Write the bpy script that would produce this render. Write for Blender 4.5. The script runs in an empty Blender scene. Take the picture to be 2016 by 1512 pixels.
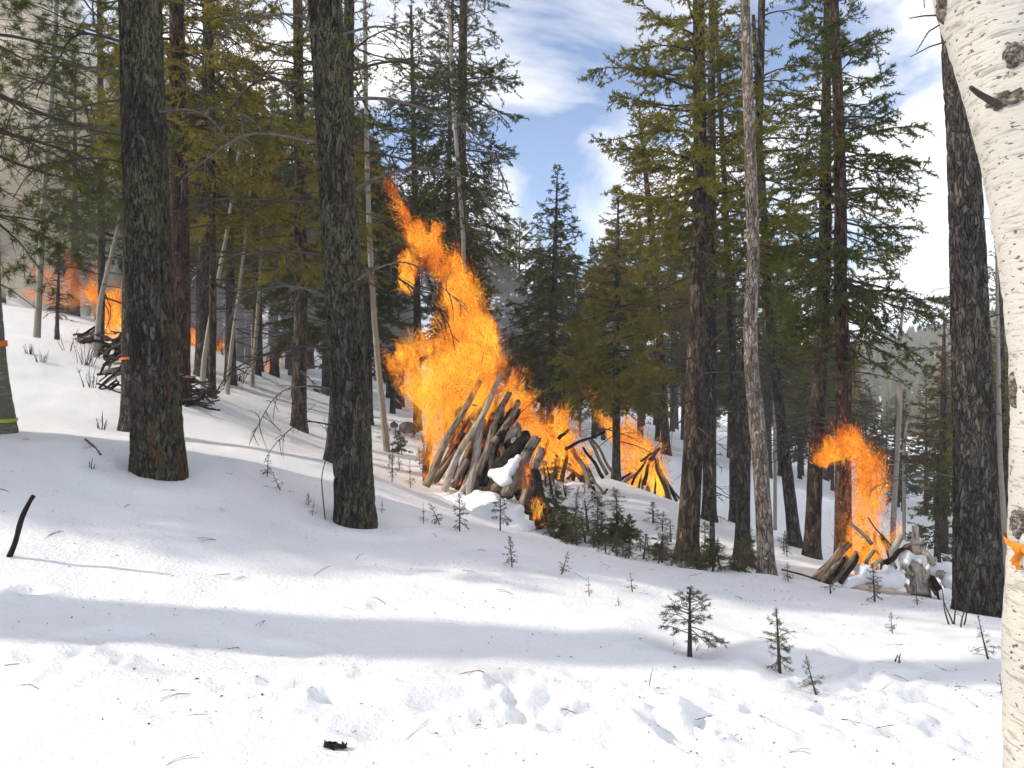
import bpy, math, random
import numpy as np

# ------------------------------------------------------------------ camera, sky, sun, exposure
SC = bpy.context.scene
COL = SC.collection
F, CX, HY, CAMZ = 1510.0, 1008.0, 756.0, 1.6          # focal length and centre in photo pixels, eye height
EXPOSURE = 0.74
SUN_EL, SUN_AZ = 32.0, -96.0                            # sun to the left of the view
cam = bpy.data.cameras.new('camera')
cam.lens = 36.0 * F / 2016.0
cam.sensor_width = 36.0
cam.sensor_fit = 'HORIZONTAL'
cam.clip_start, cam.clip_end = 0.05, 6000.0
cam_o = bpy.data.objects.new('camera', cam)
COL.objects.link(cam_o)
cam_o.location = (0, 0, CAMZ)
cam_o.rotation_euler = (math.radians(90), 0, 0)
SC.camera = cam_o

W = bpy.data.worlds.new('World')
SC.world = W
W.use_nodes = True
wt = W.node_tree
wn, wl = wt.nodes, wt.links
bg = wn['Background']
sky = wn.new('ShaderNodeTexSky')
sky.sky_type = 'NISHITA'
sky.sun_disc = False
sky.sun_elevation = math.radians(SUN_EL)
sky.sun_rotation = math.radians(SUN_AZ)
sky.altitude = 2400
sky.air_density, sky.dust_density, sky.ozone_density = 1.0, 0.3, 1.6
tc = wn.new('ShaderNodeTexCoord')
sep = wn.new('ShaderNodeSeparateXYZ')
wl.new(tc.outputs['Generated'], sep.inputs[0])
zadd = wn.new('ShaderNodeMath'); zadd.operation = 'ADD'; zadd.inputs[1].default_value = 0.22
zmx = wn.new('ShaderNodeMath'); zmx.operation = 'MAXIMUM'; zmx.inputs[1].default_value = 0.0
wl.new(sep.outputs[2], zmx.inputs[0]); wl.new(zmx.outputs[0], zadd.inputs[0])
dv = wn.new('ShaderNodeVectorMath'); dv.operation = 'DIVIDE'
cmb = wn.new('ShaderNodeCombineXYZ')
for i in range(3): wl.new(zadd.outputs[0], cmb.inputs[i])
wl.new(tc.outputs['Generated'], dv.inputs[0]); wl.new(cmb.outputs[0], dv.inputs[1])
cmap = wn.new('ShaderNodeMapping'); cmap.inputs['Location'].default_value = (0.35, 2.1, 0.0)
cmap.inputs['Scale'].default_value = (1.0, 0.8, 0.0)
wl.new(dv.outputs[0], cmap.inputs[0])
cn = wn.new('ShaderNodeTexNoise'); cn.inputs['Scale'].default_value = 1.15
cn.inputs['Detail'].default_value = 7; cn.inputs['Roughness'].default_value = 0.56; cn.inputs['Distortion'].default_value = 0.5
wl.new(cmap.outputs[0], cn.inputs[0])
cr = wn.new('ShaderNodeValToRGB')
cr.color_ramp.elements[0].position = 0.43; cr.color_ramp.elements[0].color = (0, 0, 0, 1)
cr.color_ramp.elements[1].position = 0.58; cr.color_ramp.elements[1].color = (1, 1, 1, 1)
wl.new(cn.outputs[0], cr.inputs[0])
cmix = wn.new('ShaderNodeMix'); cmix.data_type = 'RGBA'
wl.new(cr.outputs[0], cmix.inputs[0]); wl.new(sky.outputs[0], cmix.inputs[6])
cmix.inputs[7].default_value = (7.4, 7.1, 6.8, 1)
wl.new(cmix.outputs[2], bg.inputs[0])
bg.inputs[1].default_value = 0.135

sun = bpy.data.lights.new('sun', 'SUN')
sun.energy = 3.1
sun.angle = math.radians(0.9)
sun.color = (1.0, 0.90, 0.76)
sun_o = bpy.data.objects.new('sun', sun)
COL.objects.link(sun_o)
sun_o.rotation_euler = (math.radians(90 - SUN_EL), 0, math.radians(180 - SUN_AZ))
sun_o.location = (-30, 0, 20)

vs = SC.view_settings
vs.view_transform = 'Standard'; vs.look = 'None'; vs.exposure = EXPOSURE; vs.gamma = 1.0
vs.use_curve_mapping = False
SC.render.engine = 'CYCLES'
cy = SC.cycles
cy.max_bounces = 5; cy.diffuse_bounces = 2; cy.glossy_bounces = 2; cy.transmission_bounces = 4
cy.transparent_max_bounces = 12; cy.volume_bounces = 2
cy.caustics_reflective = False; cy.caustics_refractive = False
cy.sample_clamp_indirect = 4.0
cy.volume_max_steps = 256
cy.use_adaptive_sampling = True; cy.adaptive_threshold = 0.05; cy.adaptive_min_samples = 16; cy.use_light_tree = False
try:
    cy.use_denoising = True
    cy.denoiser = 'OPENIMAGEDENOISE'
except Exception:
    pass
FE = 1.0 / 2 ** EXPOSURE

# ------------------------------------------------------------------ numpy helpers
def vnoise(p, seed=0):
    p = np.asarray(p, float)
    i = np.floor(p).astype(np.int64)
    f = p - i
    f = f * f * (3 - 2 * f)
    def h(ix, iy, iz):
        n = (ix * 374761393 + iy * 668265263 + iz * 2147483647 + seed * 1274126177) & 0xffffffff
        n = ((n ^ (n >> 13)) * 1274126177) & 0xffffffff
        n = ((n ^ (n >> 16)) * 2246822519) & 0xffffffff
        return ((n ^ (n >> 15)) & 0xffff) / 65535.0
    r = 0
    for dx in (0, 1):
        wx = f[..., 0] if dx else 1 - f[..., 0]
        for dy in (0, 1):
            wy = f[..., 1] if dy else 1 - f[..., 1]
            for dz in (0, 1):
                wz = f[..., 2] if dz else 1 - f[..., 2]
                r = r + wx * wy * wz * h(i[..., 0] + dx, i[..., 1] + dy, i[..., 2] + dz)
    return r

def fbm(p, seed=0, oct=4, gain=0.5):
    p = np.asarray(p, float)
    a, s, t = 1.0, 0.0, 0.0
    for k in range(oct):
        s = s + a * (vnoise(p, seed + k * 17) - 0.5) * 2
        t += a
        a *= gain
        p = p * 2.03 + 11.3
    return s / t

def nrm(v):
    return v / np.maximum(np.linalg.norm(v, axis=-1, keepdims=True), 1e-9)

class Geo:
    """collects vertices and faces; build() makes one mesh"""
    def __init__(self):
        self.v, self.q, self.t, self.n = [], [], [], 0
    def add(self, v, quads=None, tris=None, mat=0):
        v = np.asarray(v, float).reshape(-1, 3)
        if quads is not None and len(quads): self.q.append((np.asarray(quads) + self.n, mat))
        if tris is not None and len(tris): self.t.append((np.asarray(tris) + self.n, mat))
        self.v.append(v)
        self.n += len(v)
    def tubes(self, P, R, sides=5, mat=0, cap=False):
        """P (n,k,3) polylines, R (n,k) radii"""
        P = np.asarray(P, float); R = np.asarray(R, float)
        if P.ndim == 2: P, R = P[None], R[None]
        n, k, _ = P.shape
        T = nrm(np.gradient(P, axis=1))
        mz = np.abs(nrm(P[:, -1] - P[:, 0])[:, 2])[:, None, None]
        ref = np.where(mz > 0.75, np.array([0.13, 0.99, 0.05]), np.array([0, 0, 1.0])) + 0 * T
        A = nrm(np.cross(T, ref)); B = np.cross(T, A)
        th = np.arange(sides) / sides * 2 * np.pi
        ring = P[:, :, None, :] + R[:, :, None, None] * (np.cos(th)[None, None, :, None] * A[:, :, None, :] + np.sin(th)[None, None, :, None] * B[:, :, None, :])
        idx = np.arange(n * k * sides).reshape(n, k, sides)
        a = idx[:, :-1, :]; b = np.roll(idx, -1, axis=2)[:, :-1, :]
        c = np.roll(idx, -1, axis=2)[:, 1:, :]; d = idx[:, 1:, :]
        q = np.stack([a, b, c, d], -1).reshape(-1, 4)
        self.add(ring.reshape(-1, 3), quads=q, mat=mat)
        if cap:
            for e in (0, k - 1):
                c0 = P[:, e, :]
                rr = ring[:, e].reshape(-1, 3)
                vv = np.concatenate([rr, c0])
                ii = np.arange(n * sides).reshape(n, sides)
                cc = (n * sides + np.arange(n))[:, None].repeat(sides, 1)
                tr = np.stack([ii, np.roll(ii, -1, 1), cc], -1).reshape(-1, 3)
                self.add(vv, tris=tr, mat=mat)
    def spikes(self, S, E, r, mat=0):
        """three-sided pyramids from S to E"""
        n = len(S)
        D = nrm(E - S)
        ref = np.where(np.abs(D[:, 2:3]) > 0.9, np.array([1.0, 0, 0]), np.array([0, 0, 1.0]))
        A = nrm(np.cross(D, ref)); B = np.cross(D, A)
        r = np.broadcast_to(np.asarray(r, float).reshape(-1, 1), (n, 1))
        v = np.stack([S + A * r, S - 0.5 * A * r + 0.87 * B * r, S - 0.5 * A * r - 0.87 * B * r, E], 1)
        i = np.arange(n)[:, None] * 4
        t = np.concatenate([i + np.array([[0, 1, 3]]), i + np.array([[1, 2, 3]]), i + np.array([[2, 0, 3]])])
        self.add(v.reshape(-1, 3), tris=t, mat=mat)
    def needles(self, P, D, L, Wd, rng, mat=1):
        n = len(P)
        side = nrm(np.cross(D, rng.normal(size=(n, 3))))
        L = np.broadcast_to(np.asarray(L, float).reshape(-1, 1), (n, 1))
        w = np.broadcast_to(np.asarray(Wd, float).reshape(-1, 1), (n, 1))
        v = np.stack([P - side * w * 0.5, P + side * w * 0.5, P + D * L], 1)
        self.add(v.reshape(-1, 3), tris=np.arange(n * 3).reshape(n, 3), mat=mat)
    def mesh(self, name, mats, smooth=True, origin=None):
        me = bpy.data.meshes.new(name)
        v = np.concatenate(self.v) if self.v else np.zeros((0, 3))
        if origin is not None: v = v - np.asarray(origin, float)
        loops, starts, tot, mi = [], [], [], []
        off = 0
        for arr, k in [(x, 4) for x in self.q] + [(x, 3) for x in self.t]:
            f, m = arr
            loops.append(f.reshape(-1)); starts.append(off + np.arange(len(f)) * k)
            tot.append(np.full(len(f), k)); mi.append(np.full(len(f), m)); off += f.size
        loops = np.concatenate(loops); starts = np.concatenate(starts); mi = np.concatenate(mi)
        me.vertices.add(len(v)); me.vertices.foreach_set('co', v.astype(np.float32).ravel())
        me.loops.add(len(loops)); me.loops.foreach_set('vertex_index', loops.astype(np.int32))
        me.polygons.add(len(starts)); me.polygons.foreach_set('loop_start', starts.astype(np.int32))
        me.polygons.foreach_set('material_index', mi.astype(np.int32))
        me.polygons.foreach_set('use_smooth', np.full(len(starts), smooth))
        for m in mats: me.materials.append(m)
        me.update(calc_edges=True)
        return me

def obj(name, me, parent=None, loc=(0, 0, 0)):
    o = bpy.data.objects.new(name, me)
    COL.objects.link(o)
    o.location = loc
    if parent is not None: o.parent = parent
    return o

def tag(o, label=None, cat=None, group=None, kind=None):
    if label: o['label'] = label
    if cat: o['category'] = cat
    if group: o['group'] = group
    if kind: o['kind'] = kind
    return o

def thing(name, label, cat, loc=(0, 0, 0), group=None):
    o = bpy.data.objects.new(name, None)
    COL.objects.link(o)
    o.location = loc
    o.empty_display_size = 0.1
    return tag(o, label, cat, group)

def at(px, py, Y):
    """the place in the world that stands at depth Y and shows at a photo pixel"""
    return np.array([(px - CX) / F * Y, Y, CAMZ - (py - HY) / F * Y])

# ------------------------------------------------------------------ materials
def mat_new(name):
    m = bpy.data.materials.new(name)
    m.use_nodes = True
    nt = m.node_tree
    return m, nt, nt.nodes, nt.links, nt.nodes['Principled BSDF']

def noise(nt, vec, scale, detail=4, rough=0.55, dist=0.0):
    n = nt.nodes.new('ShaderNodeTexNoise')
    n.inputs['Scale'].default_value = scale; n.inputs['Detail'].default_value = detail
    n.inputs['Roughness'].default_value = rough; n.inputs['Distortion'].default_value = dist
    if vec is not None: nt.links.new(vec, n.inputs['Vector'])
    return n.outputs[0]

def ramp(nt, fac, stops):
    r = nt.nodes.new('ShaderNodeValToRGB')
    el = r.color_ramp.elements
    while len(el) < len(stops): el.new(0.5)
    for e, (p, c) in zip(el, stops):
        e.position = p
        e.color = (*c, 1) if hasattr(c, '__len__') else (c, c, c, 1)
    nt.links.new(fac, r.inputs[0])
    return r.outputs[0]

def mix(nt, fac, a, b, blend='MIX'):
    m = nt.nodes.new('ShaderNodeMix'); m.data_type = 'RGBA'; m.blend_type = blend
    for s, v in ((m.inputs[0], fac), (m.inputs[6], a), (m.inputs[7], b)):
        if hasattr(v, 'links'): nt.links.new(v, s)
        elif s is m.inputs[0]: s.default_value = v
        else: s.default_value = (*v, 1)
    return m.outputs[2]

def math_n(nt, op, a, b=None, clamp=False):
    m = nt.nodes.new('ShaderNodeMath'); m.operation = op; m.use_clamp = clamp
    for s, v in ((m.inputs[0], a), (m.inputs[1], b)):
        if v is None: continue
        if hasattr(v, 'links'): nt.links.new(v, s)
        else: s.default_value = v
    return m.outputs[0]

def coords(nt, scale=(1, 1, 1), out='Object'):
    t = nt.nodes.new('ShaderNodeTexCoord')
    mp = nt.nodes.new('ShaderNodeMapping'); mp.inputs['Scale'].default_value = scale
    nt.links.new(t.outputs[out], mp.inputs[0])
    return mp.outputs[0]

def bump(nt, bs, h, dist, strength=1.0):
    b = nt.nodes.new('ShaderNodeBump'); b.inputs['Distance'].default_value = dist; b.inputs['Strength'].default_value = strength
    nt.links.new(h, b.inputs['Height']); nt.links.new(b.outputs[0], bs.inputs['Normal'])

def bark_mat(name, dark, mid, light, moss=None, moss_amt=0.5, scale=1.0, bd=0.02, streak=None):
    m, nt, N, L, bs = mat_new(name)
    v = coords(nt, (scale, scale, scale * 0.24))
    n1 = noise(nt, v, 16, 6, 0.66, 0.9)
    n2 = noise(nt, v, 46, 4, 0.6, 0.3)
    c = ramp(nt, n1, [(0.38, dark), (0.50, mid), (0.63, light)])
    pt = noise(nt, coords(nt, (1, 1, 0.6)), 2.6, 3, 0.6)
    c = mix(nt, ramp(nt, pt, [(0.40, 0.0), (0.62, 0.55)]), c, dark)
    c = mix(nt, math_n(nt, 'MULTIPLY', n2, 0.6), c, tuple(x * 0.45 for x in mid))
    vo = N.new('ShaderNodeTexVoronoi'); vo.feature = 'DISTANCE_TO_EDGE'; vo.inputs['Scale'].default_value = 24 * scale
    wv = N.new('ShaderNodeVectorMath'); wv.operation = 'ADD'
    nz3 = N.new('ShaderNodeTexNoise'); nz3.inputs['Scale'].default_value = 9; nz3.inputs['Detail'].default_value = 3
    bv = coords(nt, (1, 1, 0.30)); L.new(bv, nz3.inputs['Vector'])
    wsc = N.new('ShaderNodeVectorMath'); wsc.operation = 'SCALE'; wsc.inputs['Scale'].default_value = 0.16
    L.new(nz3.outputs['Color'], wsc.inputs[0]); L.new(bv, wv.inputs[0]); L.new(wsc.outputs[0], wv.inputs[1]); L.new(wv.outputs[0], vo.inputs['Vector'])
    crev = ramp(nt, vo.outputs['Distance'], [(0.0, 0.08), (0.13, 1.0)])
    c = mix(nt, crev, tuple(x * 0.55 for x in dark), c)
    vc = N.new('ShaderNodeTexVoronoi'); vc.inputs['Scale'].default_value = 24 * scale; L.new(wv.outputs[0], vc.inputs['Vector'])
    sc_ = N.new('ShaderNodeSeparateColor'); L.new(vc.outputs['Color'], sc_.inputs[0])
    c = mix(nt, math_n(nt, 'MULTIPLY', ramp(nt, sc_.outputs[0], [(0.5, 0.0), (1.0, 0.5)]), crev), c, tuple(min(1, x * 1.5) for x in light))
    if moss:
        mv = coords(nt, (1, 1, 0.30))
        n3 = noise(nt, mv, 42, 5, 0.62, 0.4)
        n4 = noise(nt, coords(nt, (1, 1, 0.5)), 1.7, 2, 0.5)
        f = math_n(nt, 'MULTIPLY', ramp(nt, n3, [(0.52, 0.0), (0.58, 1.0)]), ramp(nt, n4, [(0.62 - moss_amt * 0.3, 0.0), (0.75 - moss_amt * 0.3, 1.0)]))
        c = mix(nt, f, c, moss)
        # lichen grows thickest on the side away from the sun
        geo = nt.nodes.new('ShaderNodeNewGeometry'); sp = nt.nodes.new('ShaderNodeSeparateXYZ')
        tcn = nt.nodes.new('ShaderNodeTexCoord'); L.new(tcn.outputs['Normal'], sp.inputs[0])
        f2 = math_n(nt, 'MULTIPLY', ramp(nt, sp.outputs[0], [(0.62, 0.0), (0.9, 1.0)]), ramp(nt, noise(nt, mv, 26, 4, 0.62, 0.4), [(0.48, 0.0), (0.56, 1.0)]))
        c = mix(nt, math_n(nt, 'MULTIPLY', f2, 0.85 * moss_amt), c, moss)
    if streak:
        n5 = noise(nt, coords(nt, (1, 1, 0.16)), 11, 3, 0.5, 0.2)
        z = nt.nodes.new('ShaderNodeSeparateXYZ'); L.new(coords(nt), z.inputs[0])
        f = math_n(nt, 'MULTIPLY', ramp(nt, n5, [(0.61, 0.0), (0.66, 0.8)]), ramp(nt, z.outputs[2], [(0.0, 1.0), (1.0, 1.0)]))
        zz = math_n(nt, 'LESS_THAN', z.outputs[2], 1.45)
        c = mix(nt, math_n(nt, 'MULTIPLY', f, zz), c, streak)
    L.new(c, bs.inputs['Base Color'])
    bs.inputs['Roughness'].default_value = 0.95; bs.inputs['Specular IOR Level'].default_value = 0.15
    bump(nt, bs, math_n(nt, 'ADD', math_n(nt, 'ADD', n1, math_n(nt, 'MULTIPLY', n2, 0.4)), math_n(nt, 'MULTIPLY', crev, 0.6)), bd, 1.0)
    return m

def needle_mat(name, a, b, c, trans=0.42):
    m, nt, N, L, bs = mat_new(name)
    N.remove(bs)
    oi = N.new('ShaderNodeObjectInfo')
    n1 = noise(nt, coords(nt), 1.1, 3, 0.6)
    n2 = noise(nt, coords(nt), 26, 2, 0.6)
    f = math_n(nt, 'ADD', math_n(nt, 'MULTIPLY', n1, 0.75), math_n(nt, 'SUBTRACT', math_n(nt, 'MULTIPLY', oi.outputs['Random'], 0.36), 0.05))
    col = ramp(nt, f, [(0.30, a), (0.50, b), (0.68, c)])
    col = mix(nt, math_n(nt, 'MULTIPLY', n2, 0.5), col, tuple(0.5 * (x + y) * 0.8 for x, y in zip(a, b)))
    d = N.new('ShaderNodeBsdfDiffuse'); t = N.new('ShaderNodeBsdfTranslucent'); g = N.new('ShaderNodeMixShader')
    g.inputs[0].default_value = trans
    L.new(col, d.inputs[0]); L.new(col, t.inputs[0])
    L.new(d.outputs[0], g.inputs[1]); L.new(t.outputs[0], g.inputs[2])
    L.new(g.outputs[0], N['Material Output'].inputs[0])
    return m

def plain_mat(name, c, rough=0.8, var=0.3, scale=20):
    m, nt, N, L, bs = mat_new(name)
    n = noise(nt, coords(nt), scale, 4, 0.6)
    col = ramp(nt, n, [(0.3, tuple(x * (1 - var) for x in c)), (0.7, tuple(min(1, x * (1 + var)) for x in c))])
    L.new(col, bs.inputs['Base Color']); bs.inputs['Roughness'].default_value = rough
    bs.inputs['Specular IOR Level'].default_value = 0.2
    bump(nt, bs, n, 0.004)
    return m

M = {}
M['bark_mossy'] = bark_mat('bark_mossy', (0.0147, 0.0120, 0.0091), (0.0598, 0.0482, 0.0365), (0.1472, 0.1247, 0.0950), (0.13, 0.128, 0.062), 0.55, 1.25, 0.03)
M['bark_scarred'] = bark_mat('bark_scarred', (0.0147, 0.0112, 0.0091), (0.0552, 0.0430, 0.0327), (0.1334, 0.1101, 0.0836), (0.125, 0.125, 0.06), 0.5, 1.25, 0.03, (0.115, 0.058, 0.032))
M['bark_dark'] = bark_mat('bark_dark', (0.022, 0.018, 0.016), (0.075, 0.062, 0.054), (0.16, 0.14, 0.12), (0.14, 0.14, 0.10), 0.2, 1.2, 0.03)
M['bark_red'] = bark_mat('bark_red', (0.022, 0.013, 0.010), (0.075, 0.044, 0.032), (0.14, 0.09, 0.065), None, 0, 0.9)
M['bark_brown'] = bark_mat('bark_brown', (0.020, 0.015, 0.012), (0.070, 0.052, 0.038), (0.15, 0.115, 0.085), (0.10, 0.105, 0.05), 0.3, 0.9)
M['bark_grey'] = bark_mat('bark_grey', (0.09, 0.07, 0.056), (0.30, 0.25, 0.20), (0.47, 0.40, 0.33), None, 0, 1.3, 0.02)
M['dead_wood'] = plain_mat('dead_wood', (0.115, 0.10, 0.088), 0.9, 0.4, 30)
M['twig'] = plain_mat('twig', (0.055, 0.042, 0.034), 0.9, 0.3, 20)
M['twig_far'] = plain_mat('twig_far', (0.06, 0.046, 0.036), 0.9, 0.3, 8)
M['fir'] = needle_mat('fir_needles', (0.053, 0.074, 0.021), (0.128, 0.144, 0.033), (0.234, 0.208, 0.044))
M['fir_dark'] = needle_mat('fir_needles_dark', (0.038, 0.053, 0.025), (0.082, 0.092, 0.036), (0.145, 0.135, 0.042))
M['fir_brown'] = needle_mat('fir_needles_brown', (0.094, 0.070, 0.022), (0.196, 0.131, 0.034), (0.307, 0.177, 0.047))
M['fir_olive'] = needle_mat('fir_needles_olive', (0.090, 0.100, 0.020), (0.209, 0.192, 0.034), (0.362, 0.281, 0.047))
M['pine'] = needle_mat('pine_needles', (0.060, 0.080, 0.024), (0.150, 0.150, 0.038), (0.26, 0.19, 0.05))
M['sapling'] = needle_mat('sapling_needles', (0.075, 0.078, 0.034), (0.165, 0.152, 0.064), (0.25, 0.21, 0.09), 0.5)
M['bark_plate'] = plain_mat('bark_plate', (0.015, 0.012, 0.010), 0.95, 0.4, 30)
M['rock'] = plain_mat('rock', (0.17, 0.135, 0.115), 0.95, 0.4, 5)
M['tape_orange'] = plain_mat('tape_orange', (0.75, 0.16, 0.02), 0.5, 0.1, 10)
M['tape_amber'] = plain_mat('tape_amber', (0.55, 0.19, 0.02), 0.6, 0.35, 60)
M['tape_green'] = plain_mat('tape_green', (0.35, 0.42, 0.03), 0.5, 0.1, 10)

def aspen_mat(name, base, near=False):
    m, nt, N, L, bs = mat_new(name)
    v = coords(nt)
    s = 0.55 if near else 1.0
    n1 = noise(nt, v, 3.0, 3, 0.5)
    c = ramp(nt, n1, [(0.3, tuple(x * 0.86 for x in base)), (0.7, base)])
    # horizontal dashes (lenticels), grey bands and rough dark scars
    vh = coords(nt, (1, 1, 7.0))
    n2 = noise(nt, vh, 11 if near else 6, 5, 0.62, 0.3)
    c = mix(nt, ramp(nt, n2, [(0.54, 0.0), (0.64, 0.85)]), c, (0.25, 0.235, 0.205))
    n3 = noise(nt, coords(nt, (1, 1, 2.4)), 42, 3, 0.6)
    c = mix(nt, ramp(nt, n3, [(0.62, 0.0), (0.66, 0.9)]), c, (0.05, 0.042, 0.035))
    n4 = noise(nt, coords(nt, (1, 1, 2.0)), 5.0 if near else 3.0, 5, 0.62, 0.5)
    c = mix(nt, ramp(nt, n4, [(0.625, 0.0), (0.67, 0.9)]), c, (0.07, 0.06, 0.052))
    n5 = noise(nt, v, 9, 4, 0.6)
    c = mix(nt, ramp(nt, n5, [(0.70, 0.0), (0.73, 0.9)]), c, (0.36, 0.22, 0.03))
    L.new(c, bs.inputs['Base Color'])
    bs.inputs['Roughness'].default_value = 0.75; bs.inputs['Specular IOR Level'].default_value = 0.2
    bump(nt, bs, math_n(nt, 'SUBTRACT', n1, math_n(nt, 'ADD', n2, math_n(nt, 'MULTIPLY', n3, 0.5))), 0.006, 0.8)
    return m
M['aspen_near'] = aspen_mat('aspen_bark_near', (0.50, 0.485, 0.44), True)
M['aspen'] = aspen_mat('aspen_bark', (0.31, 0.28, 0.235))
M['aspen_grey'] = aspen_mat('aspen_bark_grey', (0.12, 0.112, 0.085))

def snow_mat():
    m, nt, N, L, bs = mat_new('snow')
    v = coords(nt)
    n1 = noise(nt, v, 1.3, 2, 0.6)
    n2 = noise(nt, v, 30, 4, 0.7)
    c = ramp(nt, n1, [(0.3, (0.85, 0.858, 0.875)), (0.7, (0.90, 0.905, 0.915))])
    L.new(c, bs.inputs['Base Color'])
    bs.inputs['Roughness'].default_value = 0.7; bs.inputs['Specular IOR Level'].default_value = 0.25
    bump(nt, bs, n2, 0.014, 0.9)
    return m
M['snow'] = snow_mat()

def log_mat(name, a, b, c, char=0.0, glow=0.0):
    m, nt, N, L, bs = mat_new(name)
    v = coords(nt, (1, 1, 0.12))
    n1 = noise(nt, v, 34, 5, 0.6, 0.4)
    n2 = noise(nt, coords(nt), 4.0, 3, 0.5)
    col = ramp(nt, n1, [(0.34, a), (0.5, b), (0.66, c)])
    if char:
        col = mix(nt, ramp(nt, n2, [(0.62 - char * 0.4, 0.0), (0.72 - char * 0.4, 1.0)]), col, (0.012, 0.010, 0.009))
    L.new(col, bs.inputs['Base Color'])
    bs.inputs['Roughness'].default_value = 0.9; bs.inputs['Specular IOR Level'].default_value = 0.15
    bump(nt, bs, n1, 0.012)
    if glow:      # burning wood: embers in the cracks give off light
        e = ramp(nt, noise(nt, coords(nt, (1, 1, 0.4)), 12, 4, 0.6), [(0.54, 0.0), (0.66, 1.0)])
        L.new(math_n(nt, 'MULTIPLY', e, glow), bs.inputs['Emission Strength'])
        bs.inputs['Emission Color'].default_value = (1.0, 0.17, 0.02, 1)
        m.cycles.emission_sampling = 'NONE'
    return m
M['log_pale'] = log_mat('log_pale', (0.14, 0.112, 0.088), (0.40, 0.345, 0.28), (0.54, 0.475, 0.395))
M['log_brown'] = log_mat('log_brown', (0.075, 0.052, 0.034), (0.26, 0.19, 0.13), (0.40, 0.31, 0.22), 0.10)
M['log_grey'] = log_mat('log_grey', (0.055, 0.043, 0.034), (0.20, 0.162, 0.126), (0.34, 0.285, 0.225), 0.22)
M['log_char'] = log_mat('log_char', (0.008, 0.007, 0.006), (0.025, 0.019, 0.016), (0.07, 0.055, 0.045), 0.5, 0.0)
M['log_ember'] = log_mat('log_ember', (0.02, 0.012, 0.008), (0.07, 0.04, 0.025), (0.14, 0.09, 0.06), 0.3, 0.8 * FE)
M['log_bleached'] = log_mat('log_bleached', (0.16, 0.135, 0.11), (0.40, 0.35, 0.29), (0.52, 0.47, 0.40))

def fire_mat(name, sigma, yellow=0.5, red=False, cut=0.40):
    m, nt, N, L, bs = mat_new(name)
    N.remove(bs)
    v = coords(nt, (1, 1, 0.55))
    big = noise(nt, v, 2.2, 3, 0.55, 0.8)
    fine = noise(nt, coords(nt, (1, 1, 0.70)), 15, 5, 0.74, 2.2)
    gen = N.new('ShaderNodeTexCoord'); sz = N.new('ShaderNodeSeparateXYZ'); L.new(gen.outputs['Generated'], sz.inputs[0])
    c2 = lambda v, m: math_n(nt, 'MULTIPLY', math_n(nt, 'SUBTRACT', v, 0.5), m)
    k = math_n(nt, 'ADD', c2(big, 2.2), c2(fine, 3.6))
    k = math_n(nt, 'ADD', k, math_n(nt, 'SUBTRACT', 0.50 + (yellow - 0.5) * 0.5, math_n(nt, 'MULTIPLY', sz.outputs[2], 0.34)))
    g = FE * 1.22
    if red:
        st = [(0.15, (0.30 * g, 0.06 * g, 0.02 * g)), (0.5, (0.80 * g, 0.22 * g, 0.07 * g)), (0.85, (0.95 * g, 0.38 * g, 0.14 * g))]
    else:
        st = [(0.12, (0.16 * g, 0.020 * g, 0.004 * g)), (0.34, (0.60 * g, 0.09 * g, 0.010 * g)), (0.50, (0.92 * g, 0.20 * g, 0.018 * g)), (0.68, (1.2 * g, 0.42 * g, 0.03 * g)), (0.90, (1.5 * g, 0.85 * g, 0.08 * g))]
    col = ramp(nt, k, st)
    dd = math_n(nt, 'ADD', c2(big, 1.0), c2(fine, 1.4))
    dens = math_n(nt, 'MULTIPLY', ramp(nt, math_n(nt, 'ADD', dd, 0.5), [(cut, 0.0), (cut + 0.14, 1.0)]), sigma)
    ab = N.new('ShaderNodeVolumeAbsorption'); ab.inputs['Color'].default_value = (0, 0, 0, 1)
    em = N.new('ShaderNodeEmission'); ad = N.new('ShaderNodeAddShader')
    L.new(dens, ab.inputs['Density']); L.new(dens, em.inputs['Strength']); L.new(col, em.inputs['Color'])
    L.new(ab.outputs[0], ad.inputs[0]); L.new(em.outputs[0], ad.inputs[1])
    L.new(ad.outputs[0], N['Material Output'].inputs['Volume'])
    m.cycles.volume_step_rate = 0.12
    m.cycles.emission_sampling = 'NONE'
    return m
M['fire'] = fire_mat('fire', 12.0, 0.69)
M['fire_mantle'] = fire_mat('fire_mantle', 4.5, 0.30, False, 0.53)
M['fire_faint'] = fire_mat('fire_faint', 2.6, 0.45, True)

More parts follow.
